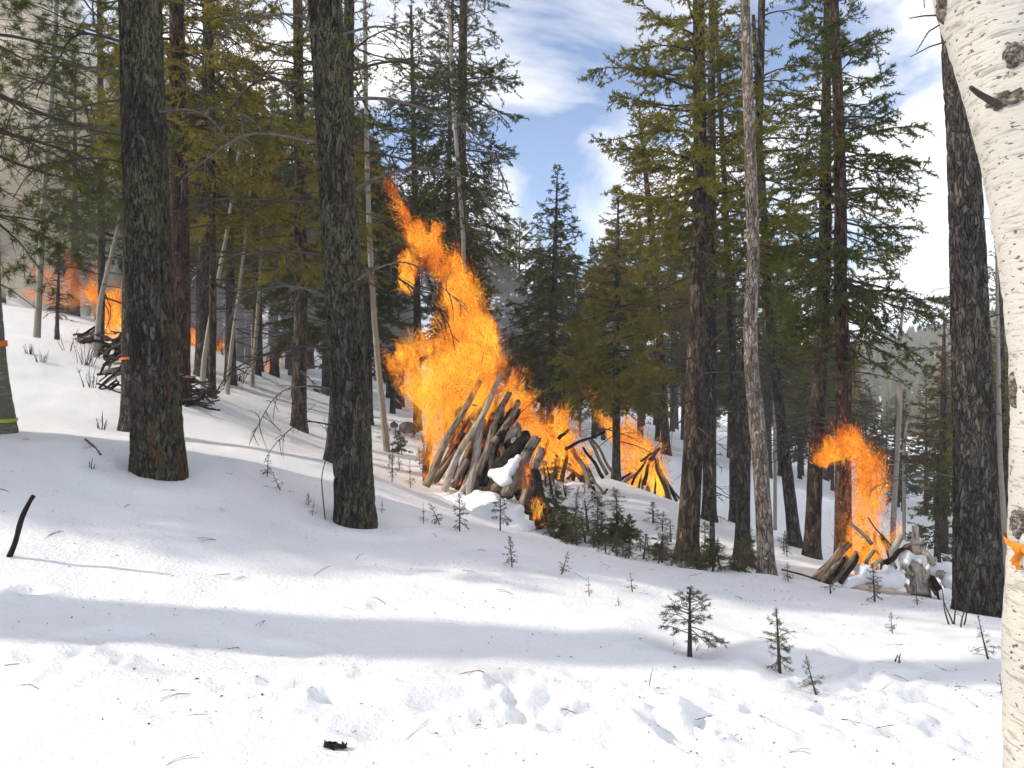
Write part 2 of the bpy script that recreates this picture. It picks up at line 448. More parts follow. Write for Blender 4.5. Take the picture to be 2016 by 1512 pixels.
def lick_mat(shift=0.0):
    m, nt, N, L, bs = mat_new('flame_licks')
    N.remove(bs)
    a = noise(nt, coords(nt), 2.0, 2, 0.5)
    b = noise(nt, coords(nt, (1, 1, 0.5)), 23, 2, 0.6)
    k = math_n(nt, 'ADD', math_n(nt, 'MULTIPLY', math_n(nt, 'SUBTRACT', a, 0.5), 2.8), math_n(nt, 'MULTIPLY', math_n(nt, 'SUBTRACT', b, 0.5), 3.0))
    k = math_n(nt, 'ADD', k, 0.5 + shift)
    g = FE * 1.18
    c = ramp(nt, k, [(0.10, (0.18 * g, 0.022 * g, 0.004 * g)), (0.30, (0.50 * g, 0.07 * g, 0.008 * g)), (0.48, (0.90 * g, 0.19 * g, 0.016 * g)), (0.68, (1.1 * g, 0.42 * g, 0.03 * g)), (0.90, (1.2 * g, 0.75 * g, 0.09 * g))])
    e = N.new('ShaderNodeEmission'); L.new(c, e.inputs[0]); e.inputs[1].default_value = 1.0
    tr = N.new('ShaderNodeBsdfTransparent'); mx = N.new('ShaderNodeMixShader'); mx.inputs[0].default_value = 0.42
    L.new(tr.outputs[0], mx.inputs[1]); L.new(e.outputs[0], mx.inputs[2])
    L.new(mx.outputs[0], N['Material Output'].inputs[0])
    m.cycles.emission_sampling = 'NONE'
    return m
M['licks'] = lick_mat(-0.01); M['licks_red'] = lick_mat(-0.30)

def smoke_mat(name, col, dens):
    m, nt, N, L, bs = mat_new(name)
    N.remove(bs)
    pv = N.new('ShaderNodeVolumePrincipled')
    pv.inputs['Color'].default_value = (*col, 1); pv.inputs['Density'].default_value = dens
    pv.inputs['Anisotropy'].default_value = 0.0
    L.new(pv.outputs[0], N['Material Output'].inputs['Volume'])
    m.cycles.homogeneous_volume = True
    m.cycles.volume_sampling = 'DISTANCE'
    m.cycles.emission_sampling = 'NONE'
    return m

# ------------------------------------------------------------------ terrain
# ground seen in the photograph: pixel and estimated depth
GP = [(0, 1512, 2.95), (500, 1512, 3.08), (1008, 1512, 3.18), (1500, 1512, 3.30), (2016, 1512, 3.45),
      (0, 1260, 4.15), (500, 1280, 4.3), (1008, 1290, 4.45), (1500, 1330, 4.55), (1950, 1360, 4.6),
      (0, 1060, 5.5), (350, 1080, 5.7), (650, 1130, 5.8), (1008, 1160, 5.8), (1355, 1270, 5.1), (1530, 1318, 4.85), (1740, 1290, 5.3), (1250, 1180, 6.0),
      (310, 912, 7.5), (10, 848, 8.2), (700, 1022, 7.5), (1000, 1062, 7.6), (500, 960, 7.8), (1200, 1110, 7.9), (1380, 1125, 8.2), (1505, 1128, 8.8), (1640, 1150, 8.6), (1760, 1172, 8.6), (1925, 1200, 7.6),
      (250, 852, 9.5), (350, 810, 11.5), (200, 760, 13), (415, 770, 12.8), (590, 852, 13.5), (650, 905, 10), (760, 888, 14), (480, 770, 17), (540, 742, 24),
      (795, 850, 17), (640, 800, 20), (700, 800, 26), (830, 965, 11.6), (950, 990, 11.0), (1060, 1042, 10.4), (1000, 925, 12.8),
      (1150, 1010, 12.0), (1130, 950, 14.5), (1213, 945, 16), (1270, 975, 17.5), (1220, 880, 24), (1085, 850, 24),
      (1352, 1098, 10), (1395, 1025, 13), (1440, 1028, 14), (1462, 1100, 10.5), (1565, 1080, 13), (1600, 1103, 12), (1690, 1085, 14), (1640, 1080, 15),
      (1440, 940, 22), (1340, 900, 28), (1530, 1010, 20), (1640, 985, 24), (1780, 1010, 30), (1850, 1065, 24), (1950, 1120, 16), (1880, 1030, 40),
      (70, 672, 17), (115, 666, 17), (190, 695, 16), (230, 690, 18), (0, 610, 26), (120, 615, 24), (0, 570, 45), (350, 680, 26), (400, 690, 20),
      (600, 745, 40), (300, 640, 45), (900, 800, 40), (1150, 830, 42), (1400, 870, 45), (1700, 960, 50)]
CTL = [at(*g) for g in GP]
CTL += [np.array(p, float) for p in [(0, 0, 0), (-4, 0, 0.35), (4, 0, -0.35), (0, -6, -0.1), (-8, 3, 1.0), (-12, 6, 2.0), (-20, 8, 3.4), (-35, 10, 6.5), (-12, -10, 1.2), (12, -10, -1.2), (9, 4, -0.9), (16, 8, -2.2), (35, 10, -5.5), (-50, 40, 13), (-30, 70, 10), (0, 80, 2.5), (30, 80, -3), (60, 50, -8), (70, 0, -9), (-70, 0, 12), (0, -60, -2)]]
CTL = np.array(CTL)
def _U(r2):
    return np.where(r2 > 1e-9, r2 * np.log(np.maximum(r2, 1e-9)), 0.0)
_n = len(CTL)
_d2 = ((CTL[:, None, :2] - CTL[None, :, :2]) ** 2).sum(-1)
_A = np.zeros((_n + 3, _n + 3))
_A[:_n, :_n] = _U(_d2) + np.eye(_n) * 1.5
_A[:_n, _n] = 1; _A[:_n, _n + 1:] = CTL[:, :2]; _A[_n, :_n] = 1; _A[_n + 1:, :_n] = CTL[:, :2].T
_wt = np.linalg.solve(_A, np.concatenate([CTL[:, 2], np.zeros(3)]))

# dents in the snow: old footprints and trampled lumps (pixel, depth, long, wide, deep, turn)
DENT = [(45, 1335, .20, .12, .05, .2), (555, 1358, .18, .10, .05, .1), (700, 1385, .17, .10, .05, .3), (975, 1432, .16, .11, .05, .5),
        (755, 1455, .13, .08, .035, .2), (800, 1195, .20, .08, .03, .1), (570, 1275, .20, .11, .025, 0), (230, 1250, .3, .10, .025, .4), (1330, 1450, .14, .10, .07, .9),
        (1440, 1425, .16, .10, .07, -.5), (1400, 1395, .12, .09, .06, .2), (1255, 1400, .2, .08, .03, 0), (1040, 1420, .16, .10, .06, .8), (1070, 1395, .18, .08, .06, 1.0), (1010, 1345, .2, .1, .05, .9),
        (1690, 1345, .16, .09, .07, .1), (1740, 1385, .2, .10, .07, -.3), (1830, 1370, .2, .1, .07, .4), (1900, 1430, .22, .12, .08, .2), (1790, 1330, .15, .08, .06, .6), (1860, 1310, .14, .08, .05, 0), (1950, 1480, .15, .1, .07, 0),
        (1600, 1350, .10, .06, .08, 0.3), (1275, 1280, .10, .08, .06, 0), (1360, 1290, .12, .06, .04, 0), (1680, 1290, .3, .1, .03, .5), (60, 1160, .12, .08, .05, 0),
        (130, 1330, .14, .07, .03, .3), (90, 1300, .10, .06, .025, 0), (610, 1350, .12, .06, .03, .6), (880, 1400, .12, .07, .035, .2), (1110, 1440, .15, .08, .05, .4), (1165, 1405, .14, .07, .05, .9), (1380, 1440, .13, .08, .06, .1), (1490, 1455, .15, .08, .05, .5), (1560, 1430, .13, .08, .04, 0), (1640, 1400, .13, .07, .05, .7), (1780, 1450, .15, .09, .05, .3), (1710, 1420, .12, .07, .05, 0), (1210, 1470, .16, .08, .03, .2), (330, 1420, .12, .07, .02, 0), (1340, 1375, .12, .07, .05, .4), (1480, 1400, .11, .06, .05, 1.1)]
WELLS = [((312 - CX) / F * 7.5, 7.5, 0.27), ((700 - CX) / F * 7.5, 7.5, 0.22), ((1928 - CX) / F * 7.5, 7.5, 0.24), ((1510 - CX) / F * 8.8, 8.8, 0.10), ((1352 - CX) / F * 10, 10.0, 0.16), ((1358 - CX) / F * 5.1, 5.1, 0.05), ((1606 - CX) / F * 4.7, 4.7, 0.03)]
def _tps(XY):
    out = np.zeros(len(XY))
    for s in range(0, len(XY), 20000):
        q = XY[s:s + 20000]
        d2 = ((q[:, None, :] - CTL[None, :, :2]) ** 2).sum(-1)
        out[s:s + 20000] = _U(d2) @ _wt[:_n] + _wt[_n] + q @ _wt[_n + 1:]
    return out
def gz(X, Y, detail=True):
    X = np.atleast_1d(np.asarray(X, float)); Y = np.atleast_1d(np.asarray(Y, float))
    r = np.hypot(X, Y)
    k = np.minimum(1, 75.0 / np.maximum(r, 1e-6))
    z = _tps(np.stack([X * k, Y * k], 1))
    far = np.maximum(r - 75, 0)
    z = z - far * 0.02 * np.clip(X / np.maximum(r, 1), -1, 1)
    if detail:
        P = np.stack([X, Y, np.zeros_like(X)], 1)
        z = z + 0.07 * fbm(P * 0.45, 5, 3) * np.clip((r - 2) / 6, 0.15, 1) + 0.035 * fbm(P * 1.1, 9, 3) + 0.013 * fbm(P * 4.0, 11, 4)
        for (tx, ty, tr) in WELLS:
            d = np.hypot(X - tx, Y - ty)
            z = z - 0.045 * np.exp(-np.maximum(d - tr, 0) ** 2 / 0.02) * np.exp(-(np.maximum(d - tr, 0) / 0.3)) + 0.03 * np.exp(-((d - tr - 0.42) / 0.16) ** 2)
        near = r < 9
        if near.any():
            Xn, Yn = X[near], Y[near]
            dz = np.zeros(near.sum())
            Pw = np.stack([Xn, Yn, np.zeros_like(Xn)], 1)
            wob_n = fbm(Pw * 3.5, 51, 3); wob_m = fbm(Pw * 11.0, 57, 3)
            for (px, py, a, b, dp, tr) in DENT:
                # depth where that pixel's sight line meets the smooth slope
                yy = _dent_y(px, py)
                xx = (px - CX) / F * yy
                u = (Xn - xx) * math.cos(tr) + (Yn - yy) * math.sin(tr)
                v = -(Xn - xx) * math.sin(tr) + (Yn - yy) * math.cos(tr)
                e = np.sqrt((u / a) ** 2 + (v / b) ** 2) * (1 + 0.8 * wob_n) + 0.45 * wob_m
                dz += -dp * 0.8 / (1 + np.exp((e - 0.8) * 4.2)) + dp * 0.25 * np.exp(-((e - 1.45) / 0.4) ** 2)
            # trampled snow at the lower right
            g = np.exp(-((Xn - 2.2) / 1.0) ** 2 - ((Yn - 4.2) / 0.55) ** 2)
            Pn = np.stack([Xn, Yn, np.zeros_like(Xn)], 1)
            rough = np.abs(fbm(Pn * 4.0, 31, 4))
            dz += g * (rough - 0.25) * 0.15
            g2 = np.exp(-((Xn - 0.75) / 0.7) ** 2 - ((Yn - 3.75) / 0.35) ** 2)
            dz += g2 * (np.abs(fbm(Pn * 5.0, 37, 3)) - 0.2) * 0.05
            # bank edge that runs across the foreground and ends in a broken lip
            w = 0.5 + 0.5 * np.tanh((Yn - 4.25 - 0.08 * np.sin(Xn * 1.7)) / 0.10)
            dz -= w * 0.0 + (1 - w) * (-0.045) * np.clip(1.2 - np.abs(Xn + 0.8) * 0.55, 0, 1)
            lip = np.exp(-((Yn - 3.95 - 0.25 * (Xn + 0.1)) / 0.10) ** 2) * np.clip(1 - np.abs(Xn + 0.1) / 0.9, 0, 1)
            dz += lip * 0.05 * (1 + 0.8 * fbm(Pn * 6.0, 41, 3))
            z[near] += dz
    return z
_dc = {}
def _dent_y(px, py):
    if (px, py) not in _dc:
        ys = np.linspace(2.5, 9, 300)
        zz = CAMZ - (py - HY) / F * ys
        gg = _tps(np.stack([(px - CX) / F * ys, ys], 1))
        _dc[(px, py)] = ys[np.argmin(np.abs(zz - gg))]
    return _dc[(px, py)]
def G(x, y):
    return float(gz([x], [y])[0])
def ground_hit(px, py, y0=2.6, y1=60.0):
    """where the sight line through a photo pixel meets the snow"""
    ys = np.geomspace(y0, y1, 400)
    d = CAMZ - (py - HY) / F * ys - gz((px - CX) / F * ys, ys, False)
    k = np.argmax(d < 0) if (d < 0).any() else len(ys) - 1
    return (px - CX) / F * ys[k], ys[k]

rr = np.concatenate([np.linspace(0.6, 2.6, 16), np.arange(2.64, 8.0, 0.032), np.geomspace(8.04, 60, 95), np.geomspace(65, 1600, 34)])
th = np.concatenate([np.radians(np.arange(-44, 44.01, 0.26)), np.radians(np.arange(48, 316, 4.0))])
RR, TH = np.meshgrid(rr, th, indexing='ij')
GX, GY = RR * np.sin(TH), RR * np.cos(TH)
GZ = gz(GX.ravel(), GY.ravel())
g = Geo()
idx = np.arange(RR.size).reshape(RR.shape)
a = idx[:-1]; b = np.roll(idx, -1, 1)[:-1]; c = np.roll(idx, -1, 1)[1:]; d = idx[1:]
g.add(np.stack([GX.ravel(), GY.ravel(), GZ], 1), quads=np.stack([a, d, c, b], -1).reshape(-1, 4))
ctr = np.concatenate([[[0, 0, G(0, 0.01)]], np.stack([GX[0], GY[0], GZ[:len(th)]], 1)])
k = np.arange(len(th))
g.add(ctr, tris=np.stack([np.zeros_like(k), 1 + (k + 1) % len(th), 1 + k], 1))
tag(obj('ground', g.mesh('ground', [M['snow']])), kind='structure')

# ------------------------------------------------------------------ tree builders
def trunk_fn(wps, Y, ztop, rtop, base_loc):
    """pixel way-points (px, py, width) from the foot up -> axis and radius by height, relative to the foot"""
    pts = [at(px, py, Y) for px, py, w in wps]
    z = np.array([p[2] for p in pts]) - base_loc[2]
    x = np.array([p[0] for p in pts]) - base_loc[0]
    r = np.array([w for _, _, w in wps]) / F * Y * 0.5
    if ztop > z[-1] + 0.1:
        s = (x[-1] - x[-2]) / max(z[-1] - z[-2], 1e-3) if len(x) > 1 else 0
        s = max(-0.06, min(0.06, s))
        x = np.append(x, x[-1] + s * (ztop - z[-1])); z = np.append(z, ztop); r = np.append(r, rtop)
    def fx(h):
        h = np.asarray(h, float)
        return (np.interp(h, z, x) + np.interp(h - 0.15, z, x) + np.interp(h + 0.15, z, x)) / 3
    def fr(h): return np.interp(h, z, r)
    return fx, fr

def trunk_geo(fx, fr, z0, z1, nz, ns, disp, seed, flare=0.35, vs=0.28, ridge=7.0, fy=None):
    h = z0 + (z1 - z0) * np.linspace(0, 1, nz) ** 1.25
    t = np.arange(ns) / ns * 2 * np.pi
    H, T = np.meshgrid(h, t, indexing='ij')
    R = fr(H) * (1 + flare * np.exp(-np.maximum(H, 0) / 0.16))
    P = np.stack([np.cos(T) * R * ridge * 4 , np.sin(T) * R * ridge * 4, H * ridge * vs * 4], -1)
    wob = fbm(np.stack([np.cos(T) * 1.3, np.sin(T) * 1.3, H * 0.9], -1), seed, 2)
    n = np.abs(fbm(P, seed + 3, 3))
    R = R * (1 + 0.05 * wob) + disp * (np.clip(n * 3.2, 0, 1) - 0.6)
    X = fx(H) + R * np.cos(T); Yv = R * np.sin(T)
    if fy is not None: Yv = Yv + fy(H)
    g = Geo()
    idx = np.arange(nz * ns).reshape(nz, ns)
    a = idx[:-1]; b = np.roll(idx, -1, 1)[:-1]; c = np.roll(idx, -1, 1)[1:]; d = idx[1:]
    g.add(np.stack([X, Yv, H], -1).reshape(-1, 3), quads=np.stack([a, b, c, d], -1).reshape(-1, 4))
    return g

def prof_cone(t): return np.clip(1 - t, 0, 1) ** 0.85 * np.clip(0.62 + t * 2.4, 0, 1) + 0.03
def prof_pine(t): return np.clip(1 - t ** 2.2, 0, 1) * np.clip(0.55 + t * 1.5, 0, 1) + 0.05

def crown_geo(seed, fx, z0, z1, R, nb, prof=prof_cone, el=(-18, 38), droop=0.22, tw=9.0, sub=2, nl=0.045, nw=0.009, dens=75.0, tuft=False, gap=0.42, dead=0, dead_z=(1.5, 4), wood_r=1.0, sides=(None, None), fr=None, bias=None, jit=9.9):
    rng = np.random.default_rng(seed)
    if R > 0.6:
        nl, nw, dens, gap = nl * 1.35, nw * (1.1 if tuft else 1.9), dens * (1.3 if tuft else 1.35), gap * 0.72
    g = Geo()
    t = np.sort(rng.random(nb)) ** 1.0
    z = z0 + (z1 - z0) * t
    az = np.arange(nb) * 2.39996 + rng.normal(0, 0.45, nb)
    L = R * prof(t) * rng.uniform(0.62 if jit < 10 else 0.35, 1.15, nb)
    if bias is not None:
        L = L * (1 + bias[1] * np.cos(az - bias[0]))
    e = np.radians(el[0] + (el[1] - el[0]) * t + rng.normal(0, jit, nb))
    K = 7
    s = np.linspace(0, 1, K)[None, :]
    hz = L[:, None] * s * np.cos(e)[:, None]
    vz = L[:, None] * s * np.sin(e)[:, None] - droop * L[:, None] * (s ** 2) * (1 - 0.5 * s) * (1 - t[:, None]) + 0.04 * L[:, None] * np.sin(s * 5 + rng.random((nb, 1)) * 6)
    wob = 0.08 * L[:, None] * np.sin(s * 4 + rng.random((nb, 1)) * 6) * s
    ca, sa = np.cos(az)[:, None], np.sin(az)[:, None]
    P = np.stack([fx(z)[:, None] + hz * ca - wob * sa, hz * sa + wob * ca, z[:, None] + vz], -1)
    rad = (0.006 + 0.011 * L[:, None]) * (1.04 - s) * wood_r
    g.tubes(P, np.maximum(rad, 0.003), 4, 0)
    # twigs on both sides of every branch
    n_i = np.maximum((L * tw).astype(int), 3)
    bi = np.repeat(np.arange(nb), n_i)
    m = len(bi)
    u = 0.22 + 0.78 * rng.random(m) ** 0.8
    k = np.minimum((u * (K - 1)).astype(int), K - 2); w = u * (K - 1) - k
    pos = P[bi, k] * (1 - w)[:, None] + P[bi, k + 1] * w[:, None]
    tan = nrm(P[bi, k + 1] - P[bi, k])
    side = nrm(np.cross(tan, np.array([0, 0, 1.0]))) * np.where(rng.random(m) < 0.5, -1, 1)[:, None]
    an = np.radians(rng.uniform(25, 65, m))[:, None]
    dr = nrm(tan * np.cos(an) + side * np.sin(an) + np.array([0, 0, 1.0]) * rng.normal(-0.14, 0.40, m)[:, None])
    l = np.clip(L[bi] * (0.12 + 0.42 * (1 - u)) * rng.uniform(0.6, 1.3, m), 0.04 * min(1, R), 0.95)
    keep = vnoise(pos * 1.6 + 7.1, seed) > gap * rng.uniform(0.7, 1.1, m)
    pos, dr, l = pos[keep], dr[keep], l[keep]
    end = pos + dr * l[:, None] - np.array([0, 0, 1.0]) * (0.12 * l)[:, None]
    g.spikes(pos, end, np.maximum(0.0025, 0.008 * l) * wood_r, 0)
    S, E = [pos], [end]
    for q in range(sub):
        uu = rng.uniform(0.25, 1.0, len(pos))[:, None]
        p2 = pos + (end - pos) * uu
        d2 = nrm(dr * 0.75 + rng.normal(0, 0.5, (len(pos), 3)) * np.array([1, 1, 0.6]))
        e2 = p2 + d2 * (l * rng.uniform(0.25, 0.55, len(pos)))[:, None]
        S.append(p2); E.append(e2)
    S.append(P[:, 3]); E.append(P[:, 5]); S.append(P[:, 5]); E.append(P[:, 6])
    S = np.concatenate(S); E = np.concatenate(E)
    ln = np.linalg.norm(E - S, axis=1)
    if tuft:
        cnt = rng.integers(int(dens * 0.6), int(dens * 1.3), len(S))
        si = np.repeat(np.arange(len(S)), cnt)
        uu = 1 - 0.28 * rng.random(len(si)) ** 1.3
        D = nrm(nrm(E - S)[si] * 0.55 + nrm(rng.normal(size=(len(si), 3))) * 0.9)
    else:
        cnt = np.floor(dens * ln + rng.random(len(S))).astype(int)
        si = np.repeat(np.arange(len(S)), cnt)
        uu = rng.random(len(si))
        D = nrm(nrm(E - S)[si] * 0.7 + nrm(rng.normal(size=(len(si), 3))) * 0.85)
    Pn = S[si] + (E - S)[si] * uu[:, None]
    g.needles(Pn, D, nl * rng.uniform(0.65, 1.25, len(si)), nw * rng.uniform(0.7, 1.3, len(si)), rng, 1)
    if dead:
        dead_geo(g, rng, fx, dead, dead_z, R)
    return g

def dead_geo(g, rng, fx, n, zr, R):
    """bare grey limbs below the living crown"""
    z = rng.uniform(zr[0], zr[1], n); az = rng.random(n) * 6.283; L = R * rng.uniform(0.3, 0.9, n)
    K = 6; s = np.linspace(0, 1, K)[None, :]
    e = np.radians(rng.uniform(-15, 20, n))[:, None]
    hz = L[:, None] * s * np.cos(e)
    vz = L[:, None] * s * np.sin(e) - 0.28 * L[:, None] * s ** 2
    wob = 0.1 * L[:, None] * np.sin(s * 4 + rng.random((n, 1)) * 6) * s
    ca, sa = np.cos(az)[:, None], np.sin(az)[:, None]
    P = np.stack([fx(z)[:, None] + hz * ca - wob * sa, hz * sa + wob * ca, z[:, None] + vz], -1)
    g.tubes(P, 0.004 + 0.010 * L[:, None] * (1 - s), 3, 0)
    m = 6
    bi = np.repeat(np.arange(n), m); u = rng.uniform(0.25, 1, n * m); k = np.minimum((u * (K - 1)).astype(int), K - 2); w = u * (K - 1) - k
    p = P[bi, k] * (1 - w)[:, None] + P[bi, k + 1] * w[:, None]
    d = nrm(nrm(P[bi, k + 1] - P[bi, k]) + rng.normal(0, 0.6, (n * m, 3)))
    g.spikes(p, p + d * (L[bi] * rng.uniform(0.1, 0.4, n * m))[:, None], 0.0045, 0)

def branch_mesh(seed, L, mat, twigs=10, droop=0.45, up=0.1, tr=1.0):
    """one bare dead branch along +X with side twigs"""
    rng = np.random.default_rng(seed)
    g = Geo()
    K = 14; s = np.linspace(0, 1, K)
    x = L * (s - 0.12 * s ** 3)
    y = 0.07 * L * np.sin(s * 3.5 + rng.random() * 6) * s + 0.03 * L * np.sin(s * 11 + rng.random() * 6) * s
    z = up * L * np.sin(s * 2.2) - droop * L * s ** 2.4 + 0.035 * L * np.sin(s * 9 + rng.random() * 6) * s
    P = np.stack([x, y, z], 1)
    g.tubes(P, (0.003 + 0.0085 * L * (1 - s) ** 1.1) * tr, 6, 0)
    for q in range(twigs):
        u = rng.uniform(0.2, 0.97); k = min(int(u * (K - 1)), K - 2)
        p = P[k] + (P[k + 1] - P[k]) * (u * (K - 1) - k)
        d = nrm(nrm(P[k + 1] - P[k]) * 0.8 + rng.normal(0, 0.7, 3))
        l = L * rng.uniform(0.10, 0.38) * (1.1 - 0.5 * u)
        kk = np.linspace(0, 1, 6)[:, None]
        bend = rng.normal(0, 0.25, 3)
        T = p + d * l * kk + bend * l * kk ** 2 - np.array([0, 0, 0.3]) * l * kk ** 2
        g.tubes(T, (0.002 + 0.0035 * (1 - kk[:, 0])) * tr, 4, 0)
        for j in range(3):
            q0 = T[rng.integers(1, 6)]
            dd = nrm(d + rng.normal(0, 0.8, 3))
            g.spikes(q0[None], (q0 + dd * l * rng.uniform(0.2, 0.5))[None], 0.0022 * tr, 0)
    return g.mesh('branch', [mat])

BR = [branch_mesh(100 + i, 1.0, M['dead_wood'] if i % 2 else M['twig'], 12 + i % 4, 0.25 + 0.12 * (i % 4), 0.05 + 0.06 * (i % 3)) for i in range(8)]
def add_branches(tree, fx, fr, spec, seed):
    rng = np.random.default_rng(seed)
    for (z, az, L, k) in spec:
        o = obj('branch', BR[k % len(BR)], tree)
        a = math.radians(az)
        r = float(fr(z)) * 0.8
        o.location = (float(fx(z)) + r * math.cos(a), r * math.sin(a), z)
        o.rotation_euler = (rng.normal(0, 0.25), rng.normal(0, 0.15), a)
        o.scale = (L, L, L)

def make_tree(name, label, cat, Y, wps, ztop, bark, rtop=0.03, near=False, crown=None, branches=None, seed=1, group=None, flare=0.35, disp=None):
    bx, by = wps[0][0], wps[0][1]
    X = (bx - CX) / F * Y
    base = np.array([X, Y, G(X, Y)])
    root = thing(name, label, cat, base, group)
    fx, fr = trunk_fn(wps, Y, ztop, rtop, base)
    if near: tg = trunk_geo(fx, fr, -0.35, ztop, 420, 110, 0.016 if disp is None else disp, seed, flare)
    else: tg = trunk_geo(fx, fr, -0.4, ztop, 70, 14, 0.006 if disp is None else disp, seed, flare)
    obj('trunk', tg.mesh('trunk', [M[bark]]), root)
    if crown:
        kw = dict(crown); nm = kw.pop('needles', 'fir'); wd = kw.pop('wood', 'twig')
        g = crown_geo(seed + 50, fx, **kw)
        obj('crown', g.mesh('crown', [M[wd], M[nm]], smooth=False), root)
    if branches: add_branches(root, fx, fr, branches, seed)
    return root, fx, fr

def tape(tree, fx, fr, z, h, mat, tail=False, push=1.05):
    """a band of plastic flagging tied round a trunk"""
    g = Geo()
    t = np.arange(40) / 40 * 2 * np.pi
    ring = []
    for dz in (-h / 2, -h / 6, h / 6, h / 2):
        r = float(fr(z)) * push + 0.012 + 0.002 * np.sin(t * 7 + dz * 90)
        ring.append(np.stack([float(fx(z)) + r * np.cos(t), r * np.sin(t), z + dz + 0.006 * np.sin(t * 3)], 1))
    V = np.concatenate(ring)
    i = np.arange(160).reshape(4, 40)
    q = np.stack([i[:-1], np.roll(i, -1, 1)[:-1], np.roll(i, -1, 1)[1:], i[1:]], -1).reshape(-1, 4)
    g.add(V, quads=q)
    o = obj('flagging_tape', g.mesh('flagging_tape', [mat]), tree)
    return o

# ---------------- the three big conifers and the aspens close to the camera
root, fx, fr = make_tree('conifer_tree', 'thick scarred conifer trunk with green lichen, leftmost of the two big foreground trunks', 'tree', 7.5,
    [(312, 912, 100), (308, 800, 92), (300, 650, 84), (292, 480, 82), (286, 300, 80), (279, 100, 76), (275, 0, 75)], 9.5, 'bark_scarred', 0.06, True,
    crown=dict(z0=6.2, z1=9.8, R=1.2, nb=40, dens=45, needles='fir', tw=8, sub=2, nl=0.05, nw=0.011),
    branches=[(5.1, 175, 1.6, 0), (4.7, 200, 1.7, 1), (4.2, 165, 1.4, 2), (3.9, 190, 1.5, 3), (3.6, 215, 1.2, 4), (3.3, 170, 1.3, 5), (3.0, 195, 1.1, 6), (2.7, 160, 0.9, 7), (4.9, -10, 1.1, 3), (4.3, 15, 1.0, 4), (3.5, -20, 1.2, 1), (2.9, 10, 0.8, 2), (4.5, 262, 0.6, 5), (2.4, 255, 0.4, 6)], seed=3, flare=0.08)
root, fx, fr = make_tree('conifer_tree', 'thick lichen covered conifer trunk with long bare dead branches left of the main fire', 'tree', 7.5,
    [(700, 1022, 78), (694, 900, 76), (688, 760, 74), (676, 560, 72), (663, 350, 70), (650, 150, 67), (640, 0, 63)], 9.5, 'bark_mossy', 0.06, True,
    crown=dict(z0=6.2, z1=9.8, R=1.2, nb=40, dens=45, needles='fir', tw=8, sub=2, nl=0.05, nw=0.011),
    branches=[(5.2, 10, 1.3, 0), (4.75, -15, 1.2, 1), (4.4, 5, 1.5, 2), (4.15, 18, 1.7, 3), (3.6, -8, 1.4, 4), (3.25, 12, 1.6, 5), (2.5, 0, 1.3, 6), (2.35, -25, 1.2, 7), (4.9, 185, 1.2, 3), (4.2, 170, 1.4, 2), (3.7, 195, 1.5, 1), (3.1, 180, 1.6, 0), (2.6, 200, 1.5, 4), (2.2, 175, 1.2, 5), (1.7, 190, 1.3, 6), (1.3, 178, 1.0, 7), (4.6, 268, 0.6, 1), (3.9, 255, 0.5, 2), (3.0, 282, 0.6, 3), (2.3, 275, 0.5, 4), (0.95, 205, 0.8, 2)], seed=5, flare=0.14)
root, fx, fr = make_tree('conifer_tree', 'thick dark conifer trunk standing between the right-hand fire and the white aspen', 'tree', 7.5,
    [(1928, 1203, 86), (1924, 1100, 84), (1919, 900, 74), (1912, 700, 68), (1906, 500, 63), (1896, 300, 55), (1884, 110, 50), (1878, 0, 48)], 10.0, 'bark_dark', 0.05, True,
    crown=dict(z0=6.9, z1=10.2, R=1.2, nb=36, dens=40, needles='fir', tw=8, sub=2, nl=0.05, nw=0.011),
    branches=[(3.2, 180, 0.28, 3), (2.55, 170, 0.7, 5), (1.35, 165, 0.9, 1), (0.9, 200, 0.7, 4), (2.0, 10, 0.7, 3), (2.9, 5, 0.7, 2)], seed=8, flare=0.22)

# white aspen at the right edge, very near
AY = 2.05
ax = lambda le, w: le + w / 2
AW = [(2086, 1700, 235), (1976 + 118, 1512, 236), (1976 + 118, 1400, 236), (1962 + 122, 1295, 244), (1985 + 118, 1150, 236), (1984 + 117, 1000, 234), (1990 + 116, 850, 232), (1988 + 115, 700, 230), (1962 + 115, 504, 230), (1926 + 115, 300, 230), (1868 + 116, 100, 232), (1834 + 118, 0, 236), (1800 + 110, -120, 220)]
X = (AW[0][0] - CX) / F * AY
AW = [(a_ + 22, b_, c_) for a_, b_, c_ in AW]
X = (AW[0][0] - CX) / F * AY
abase = np.array([X, AY, G(X, AY)])
aspen = thing('aspen_tree', 'big white aspen trunk with black eye scars at the right edge', 'tree', abase)
afx, afr = trunk_fn(AW, AY, 6.5, 0.10, abase)
tg = trunk_geo(afx, afr, -0.3, 6.5, 300, 90, 0.003, 21, 0.05, 1.5, 3.0)
obj('trunk', tg.mesh('trunk', [M['aspen_near']]), aspen)
def aspen_surf(px, py, push=0.0):
    """a point on the camera side of the aspen's bark, relative to its foot"""
    for dy in np.linspace(0.20, -0.05, 60):
        p = at(px, py, AY - dy) - abase
        cxx = float(afx(p[2])); r = float(afr(p[2]))
        if (p[0] - cxx) ** 2 + p[1] ** 2 <= r * r * 1.002: break
    nrmv = np.array([p[0] - cxx, p[1], 0.0]); nrmv /= max(np.linalg.norm(nrmv), 1e-6)
    return p + nrmv * push, nrmv
